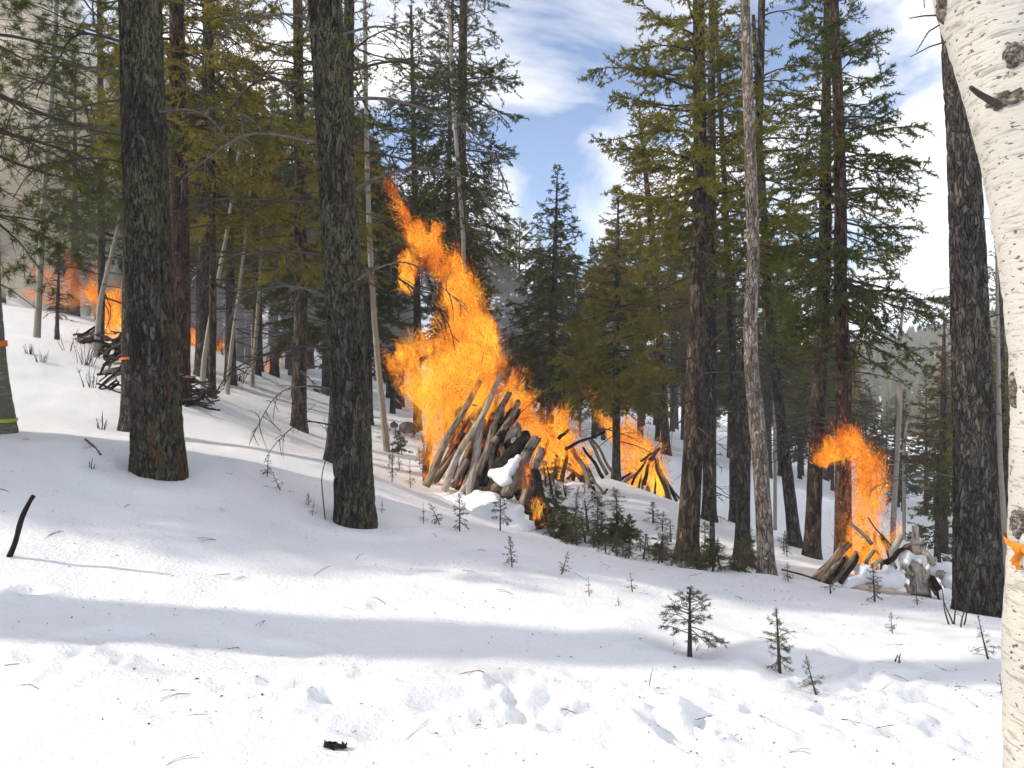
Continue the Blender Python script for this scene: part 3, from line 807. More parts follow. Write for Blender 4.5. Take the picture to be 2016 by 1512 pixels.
def aspen_scar(px, py, w, h, tilt, seed):
    rng = np.random.default_rng(seed)
    p, nv = aspen_surf(px, py)
    tx = nrm(np.cross(np.array([0, 0, 1.0]), nv))
    g = Geo()
    n = 26; rings = 7
    V = [p + nv * 0.012]
    for k in range(1, rings + 1):
        q = k / rings
        for j in range(n):
            t = j / n * 6.283
            e = 1 + 0.20 * math.sin(2 * t + seed) + 0.16 * math.sin(5 * t + seed * 2) + 0.10 * math.sin(9 * t + seed) + rng.normal(0, 0.10)
            u = math.cos(t) * w * q * e; v = math.sin(t) * h * q * e
            uu = u * math.cos(tilt) - v * math.sin(tilt); vv = u * math.sin(tilt) + v * math.cos(tilt)
            zz = p[2] + vv
            cxx = float(afx(zz)); r = float(afr(zz))
            ang = math.atan2(p[1], p[0] - float(afx(p[2]))) + uu / r
            ht = 0.010 * (1 - q ** 2) * (0.6 + 0.8 * rng.random()) + 0.006 * math.exp(-((q - 0.75) / 0.15) ** 2) - 0.004 * (q > 0.95)
            V.append(np.array([cxx + (r + ht) * math.cos(ang), (r + ht) * math.sin(ang), zz]))
    q4, t3 = [], []
    for j in range(n): t3.append((0, 1 + j, 1 + (j + 1) % n))
    for k in range(rings - 1):
        for j in range(n):
            a0 = 1 + k * n + j; a1 = 1 + k * n + (j + 1) % n
            q4.append((a0, a0 + n, a1 + n, a1))
    g.add(np.array(V), quads=np.array(q4), tris=np.array(t3))
    obj('bark_scar', g.mesh('bark_scar', [M['scar']]), aspen)
m_, nt_, N_, L_, bs_ = mat_new('bark_scar')
n_ = noise(nt_, coords(nt_, (1, 1, 1.4)), 55, 5, 0.65, 0.6)
L_.new(ramp(nt_, n_, [(0.38, (0.03, 0.026, 0.022)), (0.52, (0.13, 0.115, 0.095)), (0.66, (0.34, 0.30, 0.24))]), bs_.inputs['Base Color'])
bs_.inputs['Roughness'].default_value = 0.95; bump(nt_, bs_, n_, 0.01)
M['scar'] = m_
for i, (px, py, w, h, tl) in enumerate([(1980, 196, 36, 15, 0.22), (1998, 108, 20, 22, -0.6), (1856, 14, 14, 26, -0.5), (1998, 770, 10, 34, 0.1), (2004, 1030, 20, 32, 0.0)]):
    aspen_scar(px, py, w / F * AY, h / F * AY, tl, 60 + i)
# broken twig standing out of the eye scar, and thin twigs against the sky
def aspen_twig(pts, r0, r1, mt='twig'):
    g = Geo(); P = np.array(pts) - abase
    k = np.linspace(0, 1, len(P)); kk = np.linspace(0, 1, 14)
    Q = np.stack([np.interp(kk, k, P[:, i]) for i in range(3)], 1)
    g.tubes(Q, r0 + (r1 - r0) * kk, 8, cap=True)
    obj('twig', g.mesh('twig', [M[mt]]), aspen)
aspen_twig([at(1966, 207, AY - 0.13), at(1945, 195, AY - 0.20), at(1926, 184, AY - 0.22), at(1911, 172, AY - 0.24)], 0.010, 0.005)
aspen_twig([at(1850, 30, AY + 0.05), at(1820, 31, AY + 0.1), at(1790, 36, AY + 0.15)], 0.003, 0.0015)
aspen_twig([at(1856, 45, AY + 0.05), at(1828, 62, AY + 0.1), at(1804, 102, AY + 0.15)], 0.003, 0.0012)
aspen_twig([at(1872, 79, AY + 0.05), at(1830, 92, AY + 0.1), at(1792, 112, AY + 0.2)], 0.003, 0.0012)
aspen_twig([at(1820, 16, AY + 0.1), at(1819, 0, AY + 0.1), at(1818, -30, AY + 0.1)], 0.0015, 0.0015)
tz = at(2000, 1075, AY)[2] - abase[2]
tp = tape(aspen, afx, afr, tz, 0.018, M['tape_amber'], push=0.985)
g = Geo()      # knotted loose end of the tape
p, nv = aspen_surf(2008, 1085, 0.016)
for q in range(3):
    kk = np.linspace(0, 1, 8)
    x0 = p[0] + 0.012 * (q - 1) + 0.010 * np.sin(kk * 3 + q); y0 = p[1] - 0.010 - 0.006 * np.sin(kk * 5 + q); z0 = p[2] + 0.012 - kk * (0.038 + 0.010 * q)
    V = np.concatenate([np.stack([x0 - 0.006, y0, z0], 1), np.stack([x0 + 0.006, y0 - 0.004, z0], 1)])
    i = np.arange(7)
    g.add(V, quads=np.stack([i, i + 8, i + 9, i + 1], 1))
obj('tape_knot', g.mesh('tape_knot', [M['tape_amber']]), tp)

# trunk cut by the left edge, with two bands of tape
root, fx, fr = make_tree('aspen_tree', 'grey aspen trunk at the left edge with orange and green tape bands', 'tree', 8.2,
    [(-8, 848, 72), (-18, 740, 58), (-26, 600, 50), (-30, 400, 46), (-30, 0, 40)], 9.0, 'aspen_grey', 0.05, True, seed=31, flare=0.05, disp=0.006)
tape(root, fx, fr, at(0, 676, 8.2)[2] - root.location.z, 0.06, M['tape_orange'])
tape(root, fx, fr, at(0, 827, 8.2)[2] - root.location.z, 0.035, M['tape_green'])

# ---------------- conifers that can be told apart
def T(label, Y, wps, ztop, bark, crown=None, seed=1, branches=None, name='conifer_tree', cat='tree', rtop=0.03, **k):
    return make_tree(name, label, cat, Y, wps, ztop, bark, rtop, False, crown, branches, seed, **k)

r0, fx, fr = T('dark trunk hidden close behind the leftmost big foreground trunk, orange tape on it', 9.5, [(266, 852, 52), (264, 600, 44), (268, 200, 38), (270, 0, 36)], 8.6, 'bark_dark',
  dict(z0=7.2, z1=8.8, R=0.8, nb=24, needles='fir_olive', dens=60), 11)
tape(r0, fx, fr, at(250, 707, 9.5)[2] - r0.location.z, 0.03, M['tape_orange'])
T('reddish trunk rising behind the brush pile, right of the leftmost big trunk', 12, [(354, 775, 38), (356, 600, 36), (352, 350, 33), (348, 0, 28)], 9.0, 'bark_red',
  dict(z0=3.6, z1=9.2, R=2.0, nb=90, needles='fir_olive', dens=75, dead=16, dead_z=(2, 4.2)), 12)
T('dark trunk among slim aspens behind the brush pile', 17, [(398, 712, 27), (402, 560, 25), (404, 300, 20)], 10.5, 'bark_dark',
  dict(z0=3.0, z1=10.7, R=2.4, nb=120, needles='fir_olive', dens=75, dead=14, dead_z=(1.4, 3.6)), 13)
T('slim straight conifer trunk standing at the right end of the brush pile', 12.6, [(417, 770, 15), (419, 600, 14), (418, 300, 12)], 9, 'bark_brown',
  dict(z0=3.6, z1=9.2, R=1.7, nb=80, needles='fir_olive', dens=75, dead=10, dead_z=(1.5, 3.8)), 14)
T('brown conifer trunk in the gap between the two big foreground trunks', 13.5, [(588, 852, 29), (592, 650, 27), (592, 400, 24), (588, 150, 20), (586, 0, 18)], 9.5, 'bark_brown',
  dict(z0=3.0, z1=9.7, R=2.1, nb=120, needles='fir_olive', dens=78, dead=26, dead_z=(1.0, 3.6)), 15)
T('dark trunk close behind the lichen covered foreground trunk, its flared foot showing', 10, [(664, 906, 46), (672, 700, 36), (680, 400, 30), (685, 150, 22), (688, 0, 20)], 8.4, 'bark_dark',
  dict(z0=4.4, z1=8.6, R=1.2, nb=36, needles='fir', dens=60, dead=30, dead_z=(2.4, 6.5)), 16)
T('tall orange barked conifer rising straight above the main fire', 16.5, [(908, 900, 24), (906, 600, 22), (907, 300, 20), (912, 60, 17), (913, 0, 16)], 14, 'bark_brown',
  dict(z0=4.4, z1=14.5, R=1.75, nb=150, needles='fir', dens=85, gap=0.30, dead=14, dead_z=(2, 5)), 17)
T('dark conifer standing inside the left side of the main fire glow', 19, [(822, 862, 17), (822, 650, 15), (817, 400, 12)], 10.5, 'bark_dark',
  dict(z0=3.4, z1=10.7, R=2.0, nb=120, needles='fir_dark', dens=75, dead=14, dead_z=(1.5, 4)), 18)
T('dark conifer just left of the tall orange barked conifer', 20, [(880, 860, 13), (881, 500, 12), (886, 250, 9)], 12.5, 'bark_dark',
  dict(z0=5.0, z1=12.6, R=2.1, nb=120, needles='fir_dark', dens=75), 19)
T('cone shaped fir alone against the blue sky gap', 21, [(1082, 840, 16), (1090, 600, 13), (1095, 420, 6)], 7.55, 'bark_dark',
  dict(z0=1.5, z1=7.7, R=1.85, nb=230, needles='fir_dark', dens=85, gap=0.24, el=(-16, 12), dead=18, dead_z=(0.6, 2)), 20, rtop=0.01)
T('fir right of the cone shaped fir, its trunk standing in the second fire', 16, [(1213, 945, 17), (1214, 700, 14), (1216, 500, 8)], 6.0, 'bark_dark',
  dict(z0=1.7, z1=6.1, R=1.55, nb=180, needles='fir', dens=90, gap=0.26, el=(-16, 15), dead=22, dead_z=(0.8, 2.2)), 21, rtop=0.01)
T('tall rusty brown conifer with pointed top at the right of the sky gap', 25, [(1312, 890, 17), (1298, 650, 15), (1280, 420, 12), (1260, 240, 6)], 11.4, 'bark_red',
  dict(z0=4.2, z1=11.6, R=2.3, nb=180, needles='fir_brown', dens=70, gap=0.32, el=(-14, 22), dead=20, dead_z=(2.0, 5)), 22, rtop=0.01)
T('large green conifer reaching a long branch out over the sky gap', 10, [(1352, 1098, 44), (1364, 900, 40), (1372, 650, 34), (1378, 430, 29), (1378, 250, 26), (1375, 0, 22)], 11, 'bark_brown',
  dict(z0=4.0, z1=11.0, R=1.45, nb=120, needles='fir', dens=92, nl=0.042, nw=0.009, tw=12, gap=0.26, dead=20, dead_z=(1.6, 4.4), el=(-2, 48), bias=(2.8, 0.22)), 23)
T('dark trunk close behind the large green conifer', 13, [(1396, 1024, 28), (1398, 800, 25), (1400, 400, 20)], 10, 'bark_dark',
  dict(z0=4.8, z1=10, R=1.2, nb=60, needles='fir', dens=80, dead=24, dead_z=(1, 5)), 24)
T('very slim dark pole standing in front of two thicker trunks beside the saplings', 9.2, [(1402, 1116, 11), (1402, 900, 9), (1400, 760, 5)], 2.5, 'bark_dark',
  dict(z0=0.6, z1=2.5, R=0.35, nb=26, needles='fir_dark', dens=60, nl=0.03, nw=0.006, tw=12), 25, rtop=0.006)
T('slightly leaning trunk left of the curved grey trunk, farther of the pair', 14, [(1446, 1028, 20), (1445, 800, 18), (1436, 560, 15), (1428, 400, 12)], 9.5, 'bark_dark',
  dict(z0=5.2, z1=9.5, R=1.2, nb=60, needles='fir', dens=75, dead=24, dead_z=(2, 5.2)), 26)
T('trunk directly left of the curved grey trunk, nearer of the pair', 10.5, [(1461, 1102, 30), (1464, 950, 26), (1468, 750, 22), (1486, 450, 18), (1494, 250, 16), (1500, 0, 14)], 9.5, 'bark_dark',
  dict(z0=3.8, z1=9.5, R=1.4, nb=80, needles='fir', dens=80, nl=0.04, nw=0.008, dead=10, dead_z=(2, 4)), 27)
r0, fx, fr = T('sunlit grey trunk with a kink, bare up to the top of the view', 8.8, [(1510, 1128, 33), (1500, 950, 31), (1490, 830, 32), (1478, 720, 27), (1477, 620, 27), (1484, 500, 25), (1477, 300, 22), (1470, 100, 20), (1467, 0, 19)], 10, 'bark_grey',
  dict(z0=6.6, z1=10, R=1.3, nb=40, needles='fir', dens=60), 28)
add_branches(r0, fx, fr, [(1.95, 5, 0.32, 3), (2.05, 175, 0.14, 1), (4.6, 170, 0.25, 5), (5.2, 165, 0.22, 1), (4.2, 160, 0.35, 3), (5.6, 12, 0.3, 5), (3.6, 200, 0.25, 7)], 4)
T('dark trunk leaning left, between the kinked grey trunk and the right-hand fire', 13, [(1566, 1080, 26), (1552, 950, 23), (1530, 760, 20), (1512, 580, 16), (1500, 350, 13)], 9, 'bark_dark',
  dict(z0=4.6, z1=9, R=1.2, nb=60, needles='fir_olive', dens=75, dead=34, dead_z=(1.4, 5)), 29)
T('brown trunk with sunlit upper half left of the right-hand fire', 12, [(1598, 1104, 31), (1606, 900, 29), (1616, 700, 27), (1624, 500, 24), (1626, 250, 20)], 9.5, 'bark_brown',
  dict(z0=3.9, z1=9.8, R=1.5, nb=80, needles='fir_olive', dens=80, dead=44, dead_z=(1.6, 4.6)), 30)
T('large red barked conifer with wide crown directly behind the right-hand fire', 11.5, [(1660, 1085, 33), (1660, 900, 30), (1662, 720, 28), (1654, 600, 26), (1655, 400, 23), (1650, 200, 20), (1642, 0, 16)], 10.5, 'bark_red',
  dict(z0=3.3, z1=10.5, R=1.7, nb=150, needles='fir', dens=88, nl=0.044, nw=0.009, tw=11, gap=0.30, dead=46, dead_z=(2.0, 4.8), el=(-22, 35)), 32)
T('conifer standing close behind the dark trunk at the right, rusty foliage', 19, [(1858, 1040, 15), (1856, 850, 13), (1858, 700, 8)], 6.0, 'bark_red',
  dict(z0=1.2, z1=6.2, R=1.15, nb=110, needles='fir_brown', dens=95, gap=0.36), 33, rtop=0.01)
T('green conifer showing right of the thick dark trunk beside the white aspen', 15, [(1978, 1090, 17), (1972, 800, 14), (1968, 500, 9)], 7, 'bark_dark',
  dict(z0=0.8, z1=7.0, R=1.3, nb=110, needles='fir_olive', dens=90, gap=0.36), 34, rtop=0.01)
T('small dark fir on the snow bank behind the right-hand pile', 15, [(1845, 1085, 12), (1846, 980, 8)], 2.4, 'bark_dark',
  dict(z0=0.1, z1=2.4, R=0.75, nb=70, needles='fir_dark', dens=110, gap=0.3), 35, rtop=0.008)
T('small fir standing in the smoke left of the leftmost big trunk', 17, [(112, 666, 8), (114, 580, 6), (116, 530, 3)], 1.75, 'bark_dark',
  dict(z0=0.55, z1=1.75, R=0.42, nb=60, needles='fir_dark', dens=110, gap=0.2, nl=0.035, nw=0.008, droop=0.4), 36, rtop=0.006)
r0, fx, fr = T('slim dark pine with tufted needles spreading over the smoke at the left', 16, [(198, 694, 13), (200, 560, 13), (199, 300, 12), (196, 0, 10)], 10.5, 'bark_dark',
  dict(z0=2.6, z1=10.6, R=2.4, nb=84, prof=prof_pine, needles='pine', dens=26, tuft=True, tw=6, sub=2, nl=0.085, nw=0.006, gap=0.42, dead=34, dead_z=(1.0, 5.0), el=(-12, 40)), 37)
T('near pine rooted beyond the left edge, its tufted branches hanging over the smoke', 7.4, [(-180, 820, 44), (-184, 400, 38), (-188, 0, 32)], 7.4, 'bark_dark',
  dict(z0=2.3, z1=7.4, R=2.4, nb=60, prof=prof_pine, needles='pine', dens=34, tuft=True, tw=8, sub=2, nl=0.075, nw=0.006, gap=0.34, dead=14, dead_z=(1.6, 4.5), el=(-14, 35), bias=(0.0, 0.12)), 38)

# ---------------- slim aspens: pale trunk, bare twigs
def aspen_tree(label, Y, wps, ztop, seed, crown_z=None, bark='aspen', nb=14, R=0.8):
    X = (wps[0][0] - CX) / F * Y
    base = np.array([X, Y, G(X, Y)])
    root = thing('aspen_tree', label, 'tree', base)
    fx, fr = trunk_fn([(a_, b_, c_ * 0.82) for a_, b_, c_ in wps], Y, ztop, 0.008, base)
    obj('trunk', trunk_geo(fx, fr, -0.3, ztop, 60, 12, 0.002, seed, 0.1).mesh('trunk', [M[bark]]), root)
    rng = np.random.default_rng(seed)
    g = Geo()
    z0 = crown_z if crown_z else ztop * 0.5
    for i in range(nb):
        z = rng.uniform(z0, ztop * 0.98); a = rng.random() * 6.283; L = R * (1.1 - 0.7 * (z - z0) / max(ztop - z0, 0.1)) * rng.uniform(0.5, 1.2)
        s = np.linspace(0, 1, 8)
        P = np.stack([float(fx(z)) + L * s * math.cos(a) * 0.8, L * s * math.sin(a) * 0.8, z + L * (0.55 * s + 0.1 * np.sin(s * 5 + i))], 1)
        g.tubes(P, 0.002 + 0.008 * L * (1 - s), 4)
        for j in range(6):
            k = rng.integers(2, 8); d = nrm(P[k] - P[k - 1] + rng.normal(0, 0.5, 3) * L * 0.15)
            g.spikes(P[k][None], (P[k] + d * L * rng.uniform(0.15, 0.4))[None], 0.003)
    obj('crown', g.mesh('crown', [M['dead_wood']]), root)
    return root
aspen_tree('pale aspen in the smoke near the left edge', 17, [(72, 672, 16), (78, 560, 14), (85, 400, 12), (105, 150, 10), (112, 0, 9)], 11, 41, 5)
aspen_tree('pale aspen leaning right just left of the leftmost big trunk', 15.5, [(190, 696, 13), (196, 600, 12), (212, 530, 10), (232, 450, 8), (250, 330, 6)], 5, 42, 3)
aspen_tree('pale aspen leaning right beside the dark trunk behind the brush pile', 14.5, [(400, 722, 13), (412, 640, 11), (428, 560, 10), (450, 440, 8), (470, 300, 6)], 6, 43, 3)
aspen_tree('slim white aspen leaning right, leftmost of the three in the gap between the big trunks', 15, [(448, 760, 10), (456, 680, 9), (470, 580, 8), (482, 480, 6), (492, 380, 5)], 5, 44, 3)
aspen_tree('slim white aspen upright, middle of the three in the gap between the big trunks', 18, [(496, 752, 11), (506, 640, 10), (513, 520, 8), (518, 380, 6)], 6, 45, 3.5)
aspen_tree('pale spotted aspen right of the lichen covered foreground trunk', 14, [(762, 888, 16), (748, 760, 15), (736, 620, 14), (728, 480, 13), (722, 300, 11), (718, 0, 9)], 9.5, 46, 5.5)
aspen_tree('pale slim aspen beside the tall orange barked conifer', 15.8, [(922, 900, 12), (914, 600, 11), (912, 460, 10), (892, 200, 9), (884, 0, 8)], 10.5, 47, 6)
aspen_tree('bare grey aspen standing alone in the bright gap at the right', 14, [(1758, 1040, 13), (1766, 900, 11), (1772, 780, 10), (1772, 660, 8), (1778, 600, 6), (1790, 560, 3)], 4.7, 48, 3.0, 'aspen', 14, 0.7)
aspen_tree('small golden lit birch behind the bare grey aspen', 20, [(1780, 1000, 8), (1779, 900, 7), (1784, 840, 5), (1796, 800, 3)], 3.4, 49, 1.8, 'aspen', 16, 0.9)
aspen_tree('white aspen directly left of the thick dark right-hand trunk', 13, [(1894, 1100, 13), (1890, 950, 12), (1884, 840, 10), (1880, 700, 8)], 4.6, 50, 3, 'aspen')
aspen_tree('white aspen directly right of the thick dark right-hand trunk', 11, [(1984, 1150, 14), (1976, 1020, 13), (1968, 900, 12), (1965, 700, 9)], 6.5, 51, 4, 'aspen')
aspen_tree('slim white aspen rising behind the second fire', 27, [(1168, 850, 6), (1164, 760, 5.5), (1160, 650, 5)], 5, 52, 2.5)
aspen_tree('slim white aspen behind the cone shaped fir', 30, [(1142, 850, 6), (1138, 720, 6), (1134, 600, 5)], 6, 53, 3)
aspen_tree('slim white aspen deep in the forest left of the second fire', 32, [(1192, 860, 6), (1190, 720, 5.5), (1186, 560, 4.5)], 7, 54, 3)
aspen_tree('slim pale aspen between the dark leaning trunk and kinked grey trunk', 17, [(1526, 1030, 9), (1526, 900, 8), (1524, 760, 7)], 5, 55, 2.5)

# ---------------- forest behind: copies of a few trees
VAR = []
fz = lambda h: np.zeros_like(np.asarray(h, float))
def variant(seed, H, z0, R, nb, nm, prof=prof_cone, dens=62, dead=30, **k):
    fr = lambda h: np.interp(h, [0, H], [0.017 * H * 0.75 + 0.03, 0.01])
    tr = trunk_geo(fz, fr, -0.6, H, 26, 9, 0.004, seed, 0.25).mesh('trunk', [M['bark_dark'] if seed % 3 else M['bark_brown']])
    cg = crown_geo(seed, fz, z0, H, R, nb, prof, dens=dens, dead=dead, dead_z=(0.12 * H, z0 + 0.15 * H), nl=0.075, nw=0.018, tw=7, sub=2, gap=0.36, wood_r=1.3, **k)
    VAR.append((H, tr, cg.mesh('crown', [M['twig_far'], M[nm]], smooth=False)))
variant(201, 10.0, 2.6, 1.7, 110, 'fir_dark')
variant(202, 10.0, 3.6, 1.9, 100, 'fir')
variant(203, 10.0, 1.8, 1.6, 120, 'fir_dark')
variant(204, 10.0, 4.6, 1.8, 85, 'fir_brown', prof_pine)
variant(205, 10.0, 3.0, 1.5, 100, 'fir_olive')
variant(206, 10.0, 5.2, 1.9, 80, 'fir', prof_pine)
def copy_tree(v, x, y, h, rot, label, group, wide=1.0, stout=1.0):
    H, tm, cm = VAR[v]
    root = thing('conifer_tree', label, 'tree', (x, y, G(x, y)), group)
    s = h / H
    for nm, me in (('trunk', tm), ('crown', cm)):
        o = obj(nm, me, root)
        w = wide * (stout if nm == 'trunk' else 1.0)
        o.scale = (s * w, s * w, s); o.rotation_euler = (0, 0, rot)
    return root
rng = np.random.default_rng(77)
TOPX = [-300, 0, 240, 300, 700, 760, 830, 1000, 1040, 1180, 1230, 1330, 1500, 1560, 1660, 1720, 1800, 1900, 2100, 2300]
TOPY = [-60, 60, 40, 60, 100, 330, 330, 380, 440, 440, 400, 380, 400, 520, 600, 730, 720, 640, 560, 500]
ZONE = [(130, 'left of the leftmost big trunk'), (315, 'behind the leftmost big trunk'), (590, 'between the two big left trunks'), (760, 'behind the lichen covered foreground trunk'),
        (1010, 'behind the tallest flame'), (1190, 'below the blue sky gap'), (1340, 'behind the far log tepee fire'), (1470, 'around the large green conifer'), (1600, 'right of the kinked grey trunk'), (1720, 'behind the right-hand fire'), (1880, 'left of the thick dark trunk'), (9999, 'beyond the white aspen')]
KINDS_ = ['dark low-crowned fir', 'green fir', 'dark bushy fir', 'rusty high-crowned conifer', 'olive slim fir', 'green high-crowned pine']
def forest_label(px, y, v):
    z = next(t for lim, t in ZONE if px < lim)
    d = 'nearer' if y < 30 else ('farther' if y < 46 else 'farthest')
    return '%s in the %s forest %s' % (KINDS_[v], d, z), 'forest conifers ' + z
placed = []
for band, (y0, y1, n) in enumerate([(17, 24, 15), (24, 34, 40), (34, 48, 66), (48, 70, 60), (26, 60, 70)]):
    k = 0; tries = 0
    while k < n and tries < n * 30:
        tries += 1
        y = rng.uniform(y0, y1); px = rng.uniform(-260, 2260)
        x = (px - CX) / F * y
        if band == 0 and (px > 1180 or 960 < px < 1200 or px < 420 and y < 22): continue
        if band == 1 and 1180 < px < 1660 and rng.random() < 0.55: continue
        if band == 1 and (1690 < px < 1850): continue
        if any((x - a) ** 2 + (y - b) ** 2 < (1.2 + 0.03 * y) ** 2 for a, b in placed): continue
        ty = np.interp(px, TOPX, TOPY) + rng.uniform(0, 110)
        h = CAMZ - (ty - HY) / F * y - G(x, y)
        if h < 3.0:
            if rng.random() < 0.5: continue
            h = rng.uniform(2.5, 4.5)
        h = min(h, 17)
        if band == 4: h = min(h, rng.uniform(3.5, 6.5))
        placed.append((x, y)); k += 1
        v = int(rng.integers(0, 6)) if band < 4 else int(rng.choice([0, 2, 2, 4]))
        lab, grp = forest_label(px, y, v)
        copy_tree(v, x, y, h, rng.random() * 6.283, lab, grp, rng.uniform(0.85, 1.15) * (0.8 if h > 11 else 1.0))

# trees up the slope beyond the left edge: they cast the long shadows that cross the snow
SH = [(-9.0, 3.8, 15, 5, 0.85, 2.1), (-8.8, 6.8, 10, 2, 0.85, 1), (-10.6, 6.3, 11, 0, 0.85, 1), (-12.6, 6.4, 12, 2, 0.85, 1), (-14.5, 5.9, 13, 4, 0.85, 1), (-17, 5.8, 14, 2, 0.8, 1), (-19.5, 5.4, 15, 0, 0.8, 1)]
for i, (x, y, h, v, wd, tw_) in enumerate(SH):
    copy_tree(v, x, y, h, i * 1.3, 'conifer up the slope beyond the left edge shading the snow', 'shade trees up the slope', wd, tw_)

# ---------------- far hill with its woods
g = Geo()
nx, ny = 60, 34
U, V = np.meshgrid(np.linspace(0, 1, nx), np.linspace(0, 1, ny), indexing='ij')
def hill_pt(U, V):
    X = -250 + 900 * U; Y = 150 + 330 * V + 40 * np.sin(U * 5)
    ridge = np.interp(U, [0, 0.35, 0.45, 0.52, 0.6, 0.75, 1.0], [30, 10, 8, 22, 40, 62, 80])
    Z = -22 + (ridge + 22) * np.sin(np.clip(V * 1.15, 0, 1) * math.pi / 2) - np.clip(V - 0.87, 0, 1) * 60 + 4 * fbm(np.stack([X, Y, X * 0], -1) * 0.02, 3, 3)
    return X * 0.5, Y * 0.5, (Z - 2) * 0.5 + 1
hx, hy, hz = hill_pt(U, V)
idx = np.arange(nx * ny).reshape(nx, ny)
g.add(np.stack([hx, hy, hz], -1).reshape(-1, 3), quads=np.stack([idx[:-1, :-1], idx[1:, :-1], idx[1:, 1:], idx[:-1, 1:]], -1).reshape(-1, 4))
tag(obj('hill', g.mesh('hill', [M['snow']])), kind='structure')
g = Geo()
rng = np.random.default_rng(5)
n = 15000
u = rng.random(n); v = rng.random(n)
x, y, z = hill_pt(u, v)
keep = vnoise(np.stack([x, y, x * 0], -1) * 0.07, 4) > 0.16
x, y, z = x[keep], y[keep], z[keep]
n = len(x); h = rng.uniform(2.8, 6.5, n); r = h * rng.uniform(0.16, 0.26, n)
for lev in range(3):
    a0, a1 = lev * 0.28, lev * 0.28 + 0.46
    t = np.arange(5) / 5 * 6.283
    ph = rng.random(n)[:, None]
    rad = (r * (1.0 - lev * 0.28))[:, None] * rng.uniform(0.55, 1.3, (n, 5))
    ring = np.stack([x[:, None] + np.cos(t + ph) * rad, y[:, None] + np.sin(t + ph) * rad, (z + h * a0)[:, None] + rng.uniform(-0.06, 0.06, (n, 5)) * h[:, None]], -1)
    tip = np.stack([x, y, z + h * min(a1, 1.0)], -1)[:, None]
    VV = np.concatenate([ring, tip], 1)
    b = np.arange(n)[:, None] * 6
    for j in range(5):
        g.t.append((np.concatenate([b + j, b + (j + 1) % 5, b + 5], 1) + g.n, 0))
    g.v.append(VV.reshape(-1, 3)); g.n += VV.size // 3
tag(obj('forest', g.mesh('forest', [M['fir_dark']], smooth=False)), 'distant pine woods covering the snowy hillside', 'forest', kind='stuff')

# ------------------------------------------------------------------ piles: logs, snow, fire
def remesh_blobs(name, blobs, voxel, mat, disp=0.0, dscale=3.0, seed=0, dstretch=1.0, rag=0.0):
    """one closed lumpy surface grown round a cloud of balls (x, y, z, rx, ry, rz)"""
    import bmesh
    bm = bmesh.new()
    bmesh.ops.create_icosphere(bm, subdivisions=2, radius=1.0)
    V0 = np.array([v.co for v in bm.verts]); F0 = np.array([[v.index for v in f.verts] for f in bm.faces])
    bm.free()
    g = Geo()
    for b in blobs:
        g.add(V0 * np.array(b[3:6]) + np.array(b[:3]), tris=F0)
    me = g.mesh('tmp', [])
    o = bpy.data.objects.new('tmp', me); COL.objects.link(o)
    md = o.modifiers.new('r', 'REMESH'); md.mode = 'VOXEL'; md.voxel_size = voxel
    ms = o.modifiers.new('s', 'SMOOTH'); ms.iterations = 3; ms.factor = 0.5
    dg = bpy.context.evaluated_depsgraph_get()
    out = bpy.data.meshes.new_from_object(o.evaluated_get(dg))
    bpy.data.objects.remove(o); bpy.data.meshes.remove(me)
    n = len(out.vertices)
    co = np.zeros(n * 3); out.vertices.foreach_get('co', co); co = co.reshape(-1, 3)
    no = np.zeros(n * 3); out.vertex_normals.foreach_get('vector', no); no = no.reshape(-1, 3)
    if disp:
        P = co * dscale * np.array([1, 1, dstretch])
        co = co + no * (disp * fbm(P, seed, 4, 0.6))[:, None]
    if rag:
        P = co * np.array([6, 6, 2.6])
        k = np.clip(fbm(P, seed + 5, 3, 0.6), 0, 1)
        co = co + (no * 0.5 + np.array([-0.25, 0, 0.85])) * (rag * k)[:, None]
    out.vertices.foreach_set('co', co.ravel())
    out.name = name
    out.materials.clear(); out.materials.append(mat)
    out.polygons.foreach_set('use_smooth', np.ones(len(out.polygons), bool))
    out.update()
    return out

def place_world(name, me):
    """link a mesh built in world space with its origin at its foot"""
    n = len(me.vertices)
    co = np.zeros(n * 3); me.vertices.foreach_get('co', co); co = co.reshape(-1, 3)
    org = np.array([(co[:, 0].min() + co[:, 0].max()) / 2, (co[:, 1].min() + co[:, 1].max()) / 2, co[:, 2].min()])
    me.vertices.foreach_set('co', (co - org).ravel()); me.update()
    return obj(name, me, None, org)

